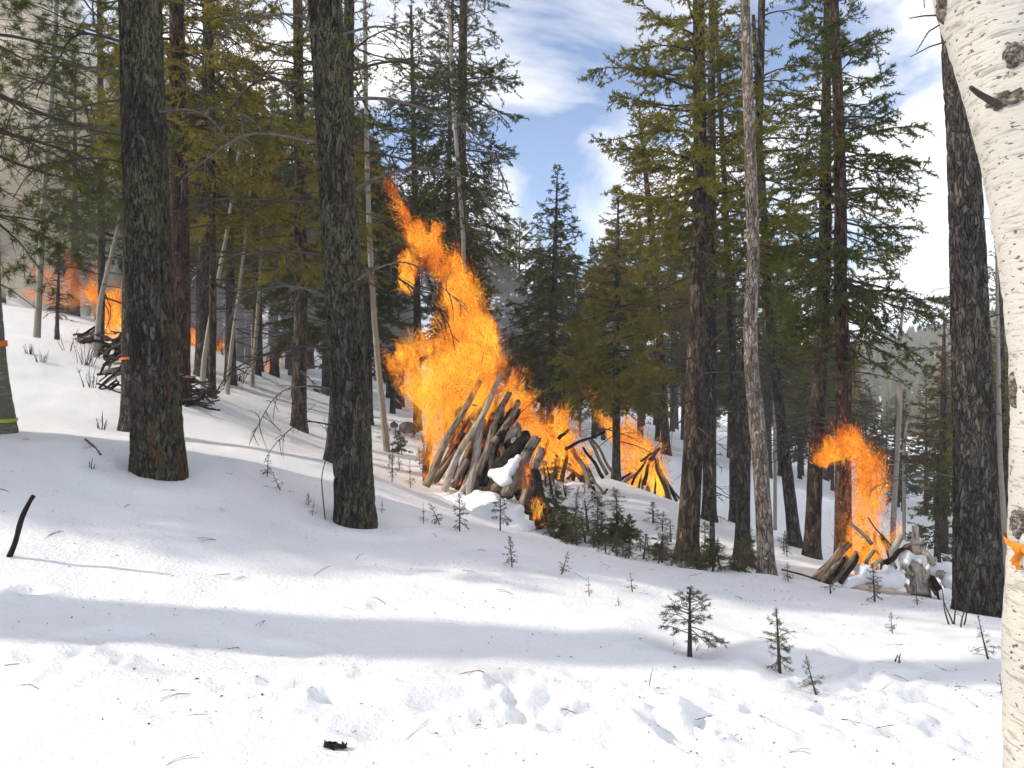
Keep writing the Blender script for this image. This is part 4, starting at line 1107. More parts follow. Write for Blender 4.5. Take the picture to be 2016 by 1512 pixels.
def log(A, B, r, mat, label, group, seed=0, taper=0.75, rough=0.16, bend=0.03, sides=16, ragged=0.0, name='log'):
    """a weathered log from foot A to top B, modelled along +Z and turned into place"""
    rng = np.random.default_rng(seed)
    A, B = np.asarray(A, float), np.asarray(B, float)
    L = np.linalg.norm(B - A)
    nz = max(8, min(36, int(L / 0.05)))
    s = np.linspace(0, 1, nz); t = np.arange(sides) / sides * 6.283
    S, Tt = np.meshgrid(s, t, indexing='ij')
    R = r * (1 + (taper - 1) * S)
    nz_ = fbm(np.stack([np.cos(Tt) * 1.6, np.sin(Tt) * 1.6, S * L * 1.1], -1), seed, 3)
    gr = fbm(np.stack([np.cos(Tt) * 6, np.sin(Tt) * 6, S * L * 0.8], -1), seed + 9, 2)
    R = R * (1 + rough * 2.0 * nz_ + rough * 0.8 * gr)
    bx = bend * L * (np.sin(S * 3.1 + seed) + 0.45 * np.sin(S * 7.7 + seed * 2)); by = bend * L * (np.sin(S * 2.3 + seed * 1.7) + 0.4 * np.sin(S * 8.9 + seed))
    Z = S * L
    if ragged:
        Z = Z + (S > 0.97) * ragged * L * rng.uniform(-1, 0.6, sides)[None, :]
    V = np.stack([bx + R * np.cos(Tt), by + R * np.sin(Tt), Z], -1)
    g = Geo()
    idx = np.arange(nz * sides).reshape(nz, sides)
    a = idx[:-1]; b = np.roll(idx, -1, 1)[:-1]; c = np.roll(idx, -1, 1)[1:]; d = idx[1:]
    ce = np.array([[bx[0, 0], by[0, 0], 0.0], [bx[-1, 0], by[-1, 0], L + 0.004]])
    allv = np.concatenate([V.reshape(-1, 3), ce])
    i = np.arange(sides); n0 = nz * sides
    tr = np.concatenate([np.stack([np.roll(i, -1), i, np.full(sides, n0)], 1), np.stack([idx[-1], np.roll(idx[-1], -1), np.full(sides, n0 + 1)], 1)])
    g.add(allv, quads=np.stack([a, b, c, d], -1).reshape(-1, 4), tris=tr)
    # a few knots and branch stubs
    for q in range(rng.integers(0, 3)):
        u = rng.uniform(0.3, 0.9); an = rng.random() * 6.283
        p = np.array([0, 0, u * L]) + np.array([math.cos(an), math.sin(an), 0]) * r * 0.8
        e = p + np.array([math.cos(an), math.sin(an), 0.4]) * r * rng.uniform(0.5, 1.3)
        g.tubes(np.stack([p, (p + e) / 2, e]), np.array([0.32, 0.26, 0.18]) * r, 6, cap=True)
    o = obj(name, g.mesh(name, [M[mat]]))
    D = (B - A) / L
    from mathutils import Vector
    o.rotation_mode = 'QUATERNION'
    o.rotation_quaternion = Vector(D).to_track_quat('Z', 'Y')
    o.location = A
    return tag(o, label, 'log', group)

G1, G2, G3, GR, GL = 'logs of the main burning pile', 'logs of the burning pile right of the main one', 'logs of the small far burning tepee', 'logs of the right-hand burning pile', 'sticks of the brush pile behind the leftmost big trunk'
def L2(p0, p1, wpx, Y0, Y1, mat, label, group, seed, **k):
    return log(at(*p0, Y0), at(*p1, Y1), wpx / F * (Y0 + Y1) / 4 * 1.05, mat, label, group, seed, **k)

# main pile
MP = [((838, 958), (948, 750), 15, 11.3, 11.8, 'log_brown', 'long brown log leaning on the far left of the main burning pile'),
      ((870, 966), (987, 735), 13, 11.0, 11.8, 'log_pale', 'longest pale smooth log leaning on the main burning pile'),
      ((925, 985), (950, 828), 19, 10.9, 11.7, 'log_pale', 'stout pale log standing steeply in front of the main burning pile'),
      ((946, 935), (998, 775), 15, 11.2, 11.9, 'log_grey', 'twisted grey log with charred top in the middle of the main burning pile'),
      ((862, 950), (940, 790), 16, 11.6, 12.0, 'log_ember', 'glowing log between the two long logs of the main burning pile'),
      ((970, 870), (1021, 788), 12, 11.4, 11.9, 'log_brown', 'short tan log pointing up right at the top of the main burning pile'),
      ((998, 830), (1013, 752), 12, 12.0, 12.2, 'log_brown', 'stubby log end sticking up behind the top of the main burning pile'),
      ((978, 868), (1018, 812), 24, 11.5, 12.0, 'log_char', 'wide charred slab near the top of the main burning pile'),
      ((986, 868), (1022, 842), 17, 11.5, 11.8, 'log_pale', 'short broken pale chunk under the charred slab of the main pile'),
      ((1004, 975), (1050, 862), 22, 10.7, 11.5, 'log_grey', 'thick grey split log right of the snow patch on the main pile'),
      ((1026, 1000), (1061, 886), 15, 10.4, 11.3, 'log_grey', 'dark grey log leaning beside the thick split log of the main pile'),
      ((985, 925), (1036, 856), 28, 11.2, 11.8, 'log_char', 'broad blackened slab above the snow patch of the main pile'),
      ((1056, 1036), (1044, 940), 30, 10.3, 10.8, 'log_ember', 'burning stump at the right foot of the main pile'),
      ((1084, 1036), (1054, 928), 19, 10.2, 10.8, 'log_char', 'blackened log at the rightmost foot of the main burning pile'),
      ((838, 950), (850, 862), 12, 11.9, 12.3, 'log_ember', 'charred upright log on the left rear of the main burning pile'),
      ((905, 965), (935, 870), 12, 11.3, 11.7, 'log_ember', 'smouldering log tucked behind the stout pale log'),
      ((893, 958), (917, 905), 13, 11.1, 11.4, 'log_grey', 'short grey log end lying low at the left foot of the main pile'),
      ((905, 974), (922, 945), 12, 10.9, 11.2, 'log_pale', 'snow dusted short log lying left of the stout pale log'),
      ((975, 965), (998, 935), 20, 10.9, 11.2, 'log_grey', 'stub of grey log poking from the snow patch of the main pile'),
      ((965, 945), (1000, 830), 14, 11.4, 11.9, 'log_char', 'charred log deep in the middle of the main burning pile'),
      ((935, 930), (975, 800), 13, 11.6, 12.1, 'log_char', 'charred log behind the longest pale log of the main pile'),
      ((1035, 970), (1005, 880), 13, 11.2, 11.9, 'log_ember', 'glowing log crossing behind the thick grey split log'),
      ((1040, 1010), (1052, 960), 16, 10.35, 10.6, 'log_char', 'blackened block leaning on the burning stump of the main pile')]
for i, (p0, p1, w, Y0, Y1, mt, lb) in enumerate(MP):
    L2(p0, p1, w, Y0, Y1, mt, lb, G1, 300 + i, rough=0.16 if mt != 'log_pale' else 0.09, ragged=0.02, taper=0.7 if i < 5 else 0.9)
rng = np.random.default_rng(9)
for i in range(12):
    px = rng.uniform(880, 1040); w = rng.uniform(9, 15)
    L2((px, 950 + (px - 880) * 0.35), (940 + (px - 940) * 0.4 + rng.uniform(-45, 45), rng.uniform(820, 910)), w, 12.4, 12.1, ['log_char', 'log_ember'][i % 2], 'blackened log inside the flames at the back of the main pile', G1, 340 + i, rough=0.15)
for i in range(20):
    px = rng.uniform(850, 1040); f = (px - 850) / 190
    tx = 935 + 85 * f + rng.uniform(-22, 14)
    L2((px, 955 + 55 * f - rng.uniform(0, 30)), (tx, rng.uniform(770, 850) + 40 * f), rng.uniform(8, 17), 11.55 - 0.7 * f + rng.uniform(-0.1, 0.2), 11.95 - 0.2 * f, ['log_brown', 'log_grey', 'log_char', 'log_ember', 'log_brown'][i % 5], 'weathered log packed in the middle layer of the main burning pile', G1, 640 + i, rough=0.2, ragged=0.03, bend=0.035)
# pile to the right of the main one
P2 = [((1089, 962), (1098, 895), 9, 'log_char', 'short black post in the flames right of the main pile'),
      ((1104, 955), (1115, 880), 9, 'log_ember', 'glowing post beside the short black post in the flames'),
      ((1162, 958), (1124, 878), 11, 'log_grey', 'dark log leaning left out of the middle fire toward the snow'),
      ((1112, 886), (1192, 850), 6, 'log_char', 'thin burning pole jutting out to the upper right of the middle fire'),
      ((1100, 862), (1120, 846), 7, 'log_char', 'short black stub crossing the top of the middle fire'),
      ((1062, 915), (1086, 858), 6, 'log_char', 'thin black stick slanting inside the middle fire'),
      ((1196, 935), (1158, 868), 7, 'log_grey', 'grey plank leaning on the right side of the middle pile'),
      ((1204, 930), (1166, 862), 6, 'log_grey', 'outer grey plank leaning on the right side of the middle pile'),
      ((1188, 940), (1150, 880), 7, 'log_char', 'blackened plank leaning on the right side of the middle pile'),
      ((1204, 996), (1150, 920), 5, 'log_grey', 'long thin pole lying downhill on the snow from the middle pile'),
      ((1174, 978), (1168, 960), 9, 'log_char', 'black chunk half sunk in snow below the middle pile'),
      ((1186, 978), (1196, 962), 5, 'log_char', 'small black stick on the snow right of the middle pile'),
      ((1168, 945), (1158, 932), 8, 'log_brown', 'short log end lying at the foot of the middle pile')]
for i, (p0, p1, w, mt, lb) in enumerate(P2):
    L2(p0, p1, w, 13.6, 14.0, mt, lb, G2, 360 + i, rough=0.12)
for i in range(10):
    px = rng.uniform(1070, 1170)
    L2((px, 950), (1110 + (px - 1120) * 0.35 + rng.uniform(-35, 35), rng.uniform(875, 925)), rng.uniform(5, 9), 14.4, 14.1, ['log_char', 'log_ember'][i % 2], 'blackened stick inside the flames of the middle pile', G2, 380 + i, rough=0.12)
# far tepee
P3 = [((1212, 952), (1244, 930), 6, 'log_char', 'log lying at the left foot of the far tepee fire'), ((1218, 956), (1270, 918), 7, 'log_brown', 'long log slanting across the left front of the far tepee fire'),
      ((1242, 952), (1286, 886), 5, 'log_char', 'thin stick crossing the far tepee fire'), ((1270, 954), (1278, 908), 8, 'log_char', 'upright black stick in the brightest flame of the far tepee'),
      ((1258, 970), (1261, 930), 4, 'log_char', 'thin upright stick left in the far tepee'), ((1290, 975), (1288, 932), 4, 'log_char', 'thin upright stick right in the far tepee'),
      ((1324, 998), (1292, 905), 8, 'log_brown', 'outermost pole on the right of the far tepee fire'), ((1312, 985), (1288, 900), 7, 'log_ember', 'glowing pole on the right of the far tepee fire'),
      ((1346, 992), (1316, 950), 5, 'log_grey', 'pale plank lying downhill from the far tepee fire'), ((1334, 985), (1312, 945), 6, 'log_char', 'short black pole right of the far tepee fire'),
      ((1282, 905), (1296, 884), 9, 'log_ember', 'burning log end at the peak of the far tepee'), ((1262, 910), (1288, 888), 4, 'log_char', 'thin stick jutting left from the peak of the far tepee')]
for i, (p0, p1, w, mt, lb) in enumerate(P3):
    L2(p0, p1, w, 17.2, 17.6, mt, lb, G3, 400 + i, rough=0.1)
for i in range(12):
    px = 1230 + i * 8.5
    L2((px, 962 + (px - 1230) * 0.22), (1276 + rng.uniform(-22, 20), rng.uniform(895, 945)), rng.uniform(4, 7), 18.0, 17.7, ['log_char', 'log_ember', 'log_brown'][i % 3], 'stick in the glowing core of the far tepee fire', G3, 420 + i, rough=0.1)
# right-hand pile
PR = [((1600, 1158), (1672, 1074), 20, 9.3, 9.9, 'log_brown', 'thick brown log leaning on the left of the right-hand burning pile', 0),
      ((1612, 1156), (1664, 1096), 13, 9.2, 9.6, 'log_brown', 'dark brown log just in front of the thick leaning log of the right-hand pile', 0),
      ((1640, 1152), (1682, 1086), 13, 9.2, 9.7, 'log_brown', 'tan log between the thick leaning log and the right-hand flames', 0),
      ((1626, 1154), (1664, 1100), 9, 9.15, 9.5, 'log_char', 'thin dark log low on the left of the right-hand pile', 0),
      ((1716, 1072), (1673, 1028), 8, 9.6, 9.8, 'log_grey', 'dark stick slanting down right through the right-hand flames', 0),
      ((1752, 1075), (1710, 1018), 3, 9.5, 9.8, 'log_char', 'thin black twig arched over the right-hand flames', 0),
      ((1810, 1092), (1803, 1036), 15, 9.4, 9.5, 'log_bleached', 'ragged bleached stump standing tallest on the right-hand pile', .10),
      ((1765, 1112), (1752, 1080), 14, 9.3, 9.4, 'log_bleached', 'small bleached root end in front of the right-hand flames', .1),
      ((1758, 1085), (1774, 1054), 13, 9.5, 9.6, 'log_pale', 'grey log end right beside the right-hand flames', .05),
      ((1812, 1172), (1796, 1106), 28, 9.0, 9.2, 'log_bleached', 'wide bleached root stump at the front of the right-hand pile', .08),
      ((1828, 1178), (1812, 1112), 15, 9.0, 9.2, 'log_grey', 'dark log right beside the bleached root stump', .04),
      ((1854, 1182), (1826, 1118), 15, 8.9, 9.2, 'log_char', 'blackened log leaning right of the bleached root stump', .04),
      ((1842, 1172), (1828, 1140), 5, 8.9, 9.0, 'log_ember', 'reddish stick low on the right of the bleached root stump', 0),
      ((1888, 1140), (1864, 1102), 13, 9.2, 9.4, 'log_grey', 'grey log poking from snow at the right end of the right-hand pile', .03),
      ((1676, 1152), (1702, 1136), 15, 9.0, 9.2, 'log_pale', 'weathered log end sticking out of snow below the right-hand flames', .02),
      ((1716, 1116), (1736, 1102), 9, 9.1, 9.2, 'log_bleached', 'bleached stub poking out of snow in front of the right-hand flames', .02),
      ((1738, 1132), (1750, 1116), 9, 9.1, 9.2, 'log_bleached', 'short pale stub right of the bleached stub in the snow', .02),
      ((1790, 1166), (1777, 1136), 8, 8.95, 9.05, 'log_bleached', 'thin pale stick at the left foot of the bleached root stump', 0),
      ((1704, 1108), (1722, 1086), 8, 9.4, 9.6, 'log_grey', 'grey stick against the flames of the right-hand pile', 0),
      ((1850, 1128), (1862, 1142), 13, 9.0, 9.05, 'log_bleached', 'bleached knot in the snow right of the root stump', .03),
      ((1785, 1075), (1800, 1095), 16, 9.5, 9.5, 'log_grey', 'dark chunk under the tallest bleached stump', .03)]
for i, (p0, p1, w, Y0, Y1, mt, lb, rg) in enumerate(PR):
    L2(p0, p1, w, Y0, Y1, mt, lb, GR, 440 + i, rough=0.28 if mt == 'log_bleached' else 0.13, ragged=rg, bend=0.06 if mt == 'log_bleached' else 0.025)
for i in range(9):
    px = rng.uniform(1650, 1770)
    L2((px, 1120), (1710 + (px - 1710) * 0.5, rng.uniform(1045, 1085)), rng.uniform(5, 10), 10.1, 9.9, ['log_char', 'log_ember'][i % 2], 'blackened stick inside the right-hand flames', GR, 470 + i)
XR = [((1768, 1150), (1752, 1112), 12, 'log_bleached', 'bleached root fork standing in snow left of the wide root stump'), ((1788, 1128), (1772, 1096), 11, 'log_pale', 'grey stub leaning left between the two bleached stumps'),
      ((1836, 1110), (1816, 1078), 12, 'log_bleached', 'bleached snag leaning left right of the tallest stump'), ((1866, 1160), (1842, 1112), 11, 'log_brown', 'brown log slanting through the snow cap at the right end'),
      ((1880, 1172), (1858, 1128), 10, 'log_grey', 'dark log under the snow cap nearest the thick dark trunk'), ((1730, 1150), (1702, 1118), 9, 'log_brown', 'brown stick leaning left out of the sunlit snow'),
      ((1748, 1108), (1776, 1078), 10, 'log_char', 'charred log slanting up right at the edge of the right-hand flames'), ((1820, 1150), (1838, 1100), 10, 'log_pale', 'pale pole leaning right behind the wide root stump'),
      ((1655, 1150), (1690, 1092), 9, 'log_char', 'charred pole in front of the right-hand flames'), ((1794, 1070), (1822, 1062), 9, 'log_bleached', 'bleached branch stub jutting right from the tallest stump')]
for i, (p0, p1, w, mt, lb) in enumerate(XR):
    L2(p0, p1, w, 9.0, 9.25, mt, lb, GR, 680 + i, rough=0.24, ragged=0.06, bend=0.05)
# brush pile behind the leftmost big trunk
for i in range(46):
    px = rng.uniform(205, 410); e = rng.uniform(0, 1)
    py = 700 + (px - 205) * 0.48 + rng.uniform(-40, 25)
    an = rng.uniform(-0.6, 0.9); ln = rng.uniform(30, 90)
    Yc = rng.uniform(11.4, 12.4)
    p0 = (px - ln / 2 * math.cos(an), py + ln / 2 * math.sin(an)); p1 = (px + ln / 2 * math.cos(an), py - ln / 2 * math.sin(an))
    L2(p0, p1, rng.uniform(2, 7), Yc, Yc + rng.uniform(-0.5, 0.5), ['log_char', 'twig', 'log_brown', 'log_char'][i % 4], 'dark stick in the burning brush pile behind the leftmost big trunk', GL, 490 + i, bend=0.05)
for i in range(60):
    left = i % 2 == 0
    px = rng.uniform(206, 262) if left else rng.uniform(335, 412)
    py = rng.uniform(655, 770) if left else rng.uniform(752, 805)
    an = rng.uniform(-0.4, 1.2) if left else rng.uniform(-0.8, 0.4); ln = rng.uniform(25, 70); Yc = rng.uniform(11.6, 12.5)
    p0 = (px - ln / 2 * math.cos(an), py + ln / 2 * math.sin(an)); p1 = (px + ln / 2 * math.cos(an), py - ln / 2 * math.sin(an))
    L2(p0, p1, rng.uniform(2, 6), Yc, Yc + rng.uniform(-0.4, 0.4), ['log_char', 'twig', 'log_char', 'twig'][i % 4], 'dark stick in the burning brush pile behind the leftmost big trunk', GL, 600 + i, bend=0.04)
# far left piles under the smoke
for i in range(12):
    px = rng.uniform(150, 250); py = 668 + rng.uniform(-22, 10)
    L2((px - 25, py + 10), (px + 25, py - 14 * rng.random()), rng.uniform(4, 8), 17.5, 18.3, ['log_char', 'log_grey'][i % 2], 'dark stick under the smoky fire at the far left', 'sticks under the far left fire', 540 + i, bend=0.05)

# snow heaped on and round the piles
def snow_heap(label, blobs, seed, voxel=0.045, disp=0.05):
    bl = []
    for (px, py, Y, rx, rz) in blobs:
        p = at(px, py, Y); k = Y / F
        bl.append((p[0], p[1], p[2] - 0.1 * rz * k, rx * k * 0.95, max(rx * k * 0.8, 0.10), rz * k * 0.82))
    o = place_world('snow_heap', remesh_blobs('snow_heap', bl, voxel, M['snow'], disp * 2.2, 5.5, seed))
    return tag(o, label, 'snow', kind='stuff')
snow_heap('sunlit snow banked against the foot of the main burning pile', [(860, 985, 11.0, 45, 22), (905, 985, 10.8, 35, 22), (955, 985, 10.6, 35, 30), (975, 1005, 10.4, 45, 32), (1010, 1010, 10.2, 30, 34), (1000, 1040, 10.0, 50, 28), (800, 990, 11.2, 40, 12), (940, 1020, 10.4, 50, 26), (1030, 1035, 10.1, 26, 22)], 1)
snow_heap('bright snow patch lodged high on the main burning pile', [(985, 935, 10.95, 22, 20), (1000, 925, 10.95, 18, 18), (1012, 912, 11.0, 12, 12), (967, 930, 11.0, 14, 14), (995, 945, 10.85, 16, 16), (1020, 900, 11.05, 7, 8)], 2, 0.03, 0.03)
snow_heap('snow slope below the middle fire', [(1120, 970, 13.0, 40, 14), (1150, 975, 13.0, 35, 14), (1095, 985, 12.6, 30, 14), (1130, 960, 13.3, 30, 12)], 3)
snow_heap('sunlit snow lying below the right-hand flames', [(1680, 1140, 9.1, 26, 12), (1710, 1130, 9.1, 24, 18), (1700, 1122, 9.2, 18, 12), (1735, 1140, 9.0, 28, 20), (1762, 1140, 9.0, 20, 24), (1660, 1152, 9.0, 20, 8), (1750, 1118, 9.1, 16, 16)], 4, 0.035, 0.04)
snow_heap('snow cap between the bleached stumps of the right-hand pile', [(1785, 1092, 9.25, 18, 12), (1805, 1102, 9.25, 18, 12), (1776, 1106, 9.2, 16, 14), (1768, 1130, 9.1, 12, 16)], 5, 0.03, 0.03)
snow_heap('snow cap at the right end of the right-hand pile', [(1842, 1118, 9.15, 18, 18), (1862, 1122, 9.1, 20, 20), (1872, 1142, 9.0, 18, 22), (1868, 1168, 8.8, 14, 18), (1876, 1185, 8.7, 10, 10)], 6, 0.03, 0.04)
snow_heap('snow on the brush pile behind the leftmost big trunk', [(232, 690, 12.2, 18, 14), (238, 742, 11.9, 12, 14), (225, 672, 12.4, 12, 8)], 7, 0.04, 0.04)

# fire
def fire(label, blobs, mat, seed, voxel=0.045, disp=0.17, rag=0.36, depth=0.8):
    cor, man = [], []
    for (px, py, Y, r) in blobs:
        p = at(px, py, Y); k = Y / F * r
        cor.append((p[0], p[1], p[2], k * 0.74, max(k * depth * 0.7, 0.04), k * 0.78))
        man.append((p[0], p[1], p[2], k * 1.06, max(k * depth, 0.06), k * 1.08))
    me = remesh_blobs('fire', man, voxel, M['fire_mantle' if mat == 'fire' else mat], disp, 5.0, seed, 0.5, rag)
    o = place_world('fire', me)
    tag(o, label, 'fire')
    if mat == 'fire':
        c = place_world('flame_core', remesh_blobs('flame_core', cor, voxel, M['fire'], disp, 5.0, seed, 0.5, rag))
        c.location = c.location - o.location
        c.parent = o
        # curling licks of flame through the outer fire
        rl = np.random.default_rng(seed + 900)
        nv = len(me.vertices); co = np.zeros(nv * 3); me.vertices.foreach_get('co', co); co = co.reshape(-1, 3)
        no = np.zeros(nv * 3); me.vertex_normals.foreach_get('vector', no); no = no.reshape(-1, 3)
        Yd = blobs[0][2]; px1 = Yd / F
        n = int(min(6500, nv * 0.40))
        ii = rl.integers(0, nv, n)
        dep = rl.uniform(-3.2, 8, n)
        P0 = co[ii] - no[ii] * (dep * px1 * 2)[:, None] + rl.normal(0, px1 * 3, (n, 3))
        ln = px1 * rl.uniform(8, 30, n); w = px1 * rl.uniform(0.7, 1.7, n)
        tp_ = fbm(P0 * 3.0, seed + 3, 2) * 4 + rl.normal(0, 0.7, n)
        D = nrm(np.stack([np.sin(tp_) * 0.9 - 0.25, rl.normal(0, 0.3, n), np.cos(tp_) * 0.7 + 0.5], 1))
        Cv = np.cross(D, [0, 1, 0]) * rl.normal(0, 0.5, n)[:, None]
        sd = nrm(np.cross(D, np.array([0, 1.0, 0])))
        rows = []
        for q, wq in ((0, 0.3), (0.35, 1.0), (0.7, 0.75), (1.0, 0.08)):
            c0 = P0 + D * (ln * q)[:, None] + Cv * (ln * q * q)[:, None]
            rows += [c0 - sd * (w * wq / 2)[:, None], c0 + sd * (w * wq / 2)[:, None]]
        V = np.stack(rows, 1).reshape(-1, 3); b8 = np.arange(n)[:, None] * 8
        gl = Geo()
        hz_ = (co[ii][:, 2]) / max(co[:, 2].max(), 1e-3)
        rd = rl.random(n) < np.clip(0.75 - dep * 0.16 + 0.45 * (hz_ - 0.5), 0.05, 0.95)
        gl.add(V[np.repeat(~rd, 8)], quads=(lambda b: np.concatenate([b + [[0, 1, 3, 2]], b + [[2, 3, 5, 4]], b + [[4, 5, 7, 6]]]))(np.arange((~rd).sum())[:, None] * 8), mat=0)
        gl.add(V[np.repeat(rd, 8)], quads=(lambda b: np.concatenate([b + [[0, 1, 3, 2]], b + [[2, 3, 5, 4]], b + [[4, 5, 7, 6]]]))(np.arange(rd.sum())[:, None] * 8), mat=1)
        lk = obj('flame_licks', gl.mesh('flame_licks', [M['licks'], M['licks_red']], smooth=False), o)
        lk['kind'] = 'stuff'
    return o
def chain(pts, Y):
    """balls strung closely along way-points (px, py, r)"""
    out = []
    for (a, b) in zip(pts[:-1], pts[1:]):
        d = math.hypot(b[0] - a[0], b[1] - a[1]); n = max(1, int(d / (0.45 * min(a[2], b[2]) + 2)))
        for i in range(n):
            f = i / n
            out.append((a[0] + (b[0] - a[0]) * f, a[1] + (b[1] - a[1]) * f, Y, a[2] + (b[2] - a[2]) * f))
    out.append((*pts[-1][:2], Y, pts[-1][2]))
    return out
YM = 12.0
bl = chain([(862, 935, 16), (862, 880, 32), (870, 800, 48), (900, 720, 62), (915, 640, 50), (905, 580, 42), (890, 535, 32), (880, 510, 16)], YM)
bl += chain([(950, 860, 50), (950, 760, 52), (930, 690, 50)], YM)
bl += chain([(985, 790, 34), (975, 720, 26), (950, 650, 28)], YM)
bl += chain([(860, 800, 40), (820, 760, 30), (800, 720, 24), (830, 690, 26)], YM)
bl += chain([(890, 560, 34), (850, 510, 28), (822, 470, 26), (800, 435, 20), (785, 405, 14), (773, 378, 7)], YM)
bl += chain([(845, 510, 24), (806, 525, 22), (798, 565, 16)], YM)
bl += chain([(830, 480, 16), (862, 468, 10), (884, 462, 4)], YM)
bl += chain([(800, 760, 20), (775, 730, 14), (765, 705, 7)], YM)
bl += chain([(1000, 790, 30), (1020, 755, 18), (1012, 735, 8)], YM)
fire('tallest flame of all, twisting up from the main burning pile', bl, 'fire', 1)
bl = chain([(1010, 800, 22), (1035, 810, 30), (1055, 850, 36), (1075, 890, 40), (1090, 930, 30), (1095, 955, 12)], 14.0)
bl += chain([(1075, 880, 34), (1115, 880, 34), (1140, 905, 26), (1150, 930, 10)], 14.0) + chain([(1100, 860, 24), (1105, 835, 16), (1095, 815, 8)], 14.0) + chain([(1040, 930, 16), (1060, 960, 14)], 13.2)
bl += chain([(1150, 880, 12), (1140, 850, 6)], 14.0)
fire('low yellow flame sweeping left from the middle pile', bl, 'fire', 2)
fire('small flames licking through the stump at the foot of the main pile', chain([(1050, 1000, 8), (1048, 960, 10), (1040, 925, 8)], 10.75) + chain([(1062, 1020, 5), (1060, 990, 6)], 10.25), 'fire', 12, 0.025, 0.04, 0.06)
bl = chain([(1300, 972, 12), (1292, 945, 24), (1275, 905, 28), (1250, 880, 26), (1222, 862, 20), (1198, 842, 16), (1180, 815, 13), (1168, 792, 10), (1158, 774, 5)], 17.6)
bl += chain([(1250, 945, 22), (1262, 915, 24)], 17.6) + chain([(1245, 865, 16), (1234, 830, 11), (1232, 808, 8), (1230, 795, 3)], 17.6) + chain([(1225, 870, 14), (1232, 920, 12)], 17.8)
fire('flame blowing left from the far log tepee', bl, 'fire', 3, 0.05)
YR = 9.9
bl = chain([(1690, 1125, 28), (1702, 1085, 42), (1703, 1040, 40), (1704, 1000, 38), (1708, 960, 38), (1708, 920, 38), (1690, 893, 35), (1655, 893, 26), (1625, 905, 16), (1612, 915, 7)], YR)
bl += chain([(1690, 880, 22), (1668, 860, 14), (1662, 843, 5)], YR) + chain([(1722, 940, 18), (1736, 970, 12), (1735, 985, 5)], YR) + chain([(1725, 1090, 26), (1752, 1060, 20), (1772, 1042, 8)], YR) + chain([(1665, 1120, 12), (1675, 1085, 14)], YR) + chain([(1728, 1030, 10), (1745, 1005, 8), (1750, 985, 4)], YR)
fire('flame bending left above the right-hand pile by the dark trunk', bl, 'fire', 4, 0.04)
fire('fire glowing behind the left side of the leftmost big trunk', chain([(220, 655, 16), (228, 625, 26), (225, 598, 24), (205, 590, 18), (180, 580, 10), (165, 570, 5)], 18.0) + chain([(205, 640, 12), (200, 610, 16)], 18), 'fire', 5, 0.05)
fire('faint salmon flames seen through the smoke at the far left', chain([(60, 580, 8), (100, 590, 16), (150, 590, 22), (140, 560, 20), (145, 530, 14), (132, 505, 8)], 21.0) + chain([(100, 570, 18), (80, 545, 14), (62, 530, 8)], 21.0) + chain([(180, 570, 18), (190, 530, 12), (188, 510, 6)], 21), 'fire_faint', 6, 0.07)
fire('fire inside the brush pile just right of the leftmost big trunk', chain([(356, 772, 10), (355, 745, 13), (352, 715, 9), (350, 705, 4)], 12.1) + chain([(372, 765, 6), (366, 740, 6)], 12.1), 'fire', 7, 0.03, 0.05, 0.1)
fire('small distant fire between the reddish trunk and the dark trunk', chain([(378, 684, 10), (380, 662, 10), (376, 650, 4)], 21), 'fire', 8, 0.04, 0.05, 0.1)
fire('tiny distant fire right of the slim trunk at the brush pile', chain([(430, 692, 6), (432, 682, 4)], 21), 'fire', 9, 0.03, 0.03, 0.05)
fire('small distant fire low in the gap between the big trunks', chain([(530, 728, 8), (537, 712, 10), (536, 700, 4)], 27), 'fire', 10, 0.05, 0.05, 0.1)

# ------------------------------------------------------------------ smoke and haze
def smoke(label, blobs, mat, seed, voxel=0.35, disp=0.6, dscale=0.5):
    bl = []
    for (px, py, Y, r, dy) in blobs:
        p = at(px, py, Y); k = Y / F * r
        bl.append((p[0], p[1], p[2], k, dy, k))
    o = place_world('smoke', remesh_blobs('smoke', bl, voxel, mat, disp, dscale, seed))
    return tag(o, label, 'smoke', kind='stuff')
SM1 = smoke_mat('smoke_pale', (0.99, 0.92, 0.79), 0.60)
SM2 = smoke_mat('smoke_grey', (0.78, 0.77, 0.78), 0.085)
smoke('pale smoke column rising at the far left', [(130, 560, 25, 90, 2.0), (110, 460, 25, 110, 2.4), (90, 340, 25, 130, 2.6), (60, 220, 25, 150, 2.8), (30, 100, 26, 150, 2.8), (0, 0, 26, 160, 2.8), (30, 520, 25, 80, 2.0), (180, 480, 25, 60, 1.6), (170, 380, 25, 70, 1.8), (200, 560, 24, 40, 1.2)], SM1, 1)
smoke('grey smoke drifting between the trunks left of the main fire', [(480, 640, 25, 90, 3), (600, 620, 25, 90, 3), (700, 580, 25, 90, 3), (780, 620, 24, 90, 3), (400, 600, 26, 80, 3), (700, 480, 26, 80, 3), (560, 520, 26, 80, 3), (880, 560, 27, 90, 3), (980, 620, 27, 90, 3), (1080, 660, 28, 80, 3), (1180, 690, 28, 70, 3), (940, 460, 28, 70, 3)], SM2, 2)
HZ = smoke_mat('haze', (0.80, 0.82, 0.87), 0.0015)
g = Geo()
x0, x1, y0, y1, z0, z1 = -1700, 1700, -1700, 1700, -60, 46
V = np.array([(x, y, z) for x in (x0, x1) for y in (y0, y1) for z in (z0, z1)])
g.add(V, quads=np.array([(0, 1, 3, 2), (4, 6, 7, 5), (0, 4, 5, 1), (2, 3, 7, 6), (0, 2, 6, 4), (1, 5, 7, 3)]))
USE_HAZE = True
if USE_HAZE:
    tag(obj('haze', g.mesh('haze', [HZ], smooth=False)), 'thin blue smoke haze hanging through the forest', 'haze', kind='stuff')

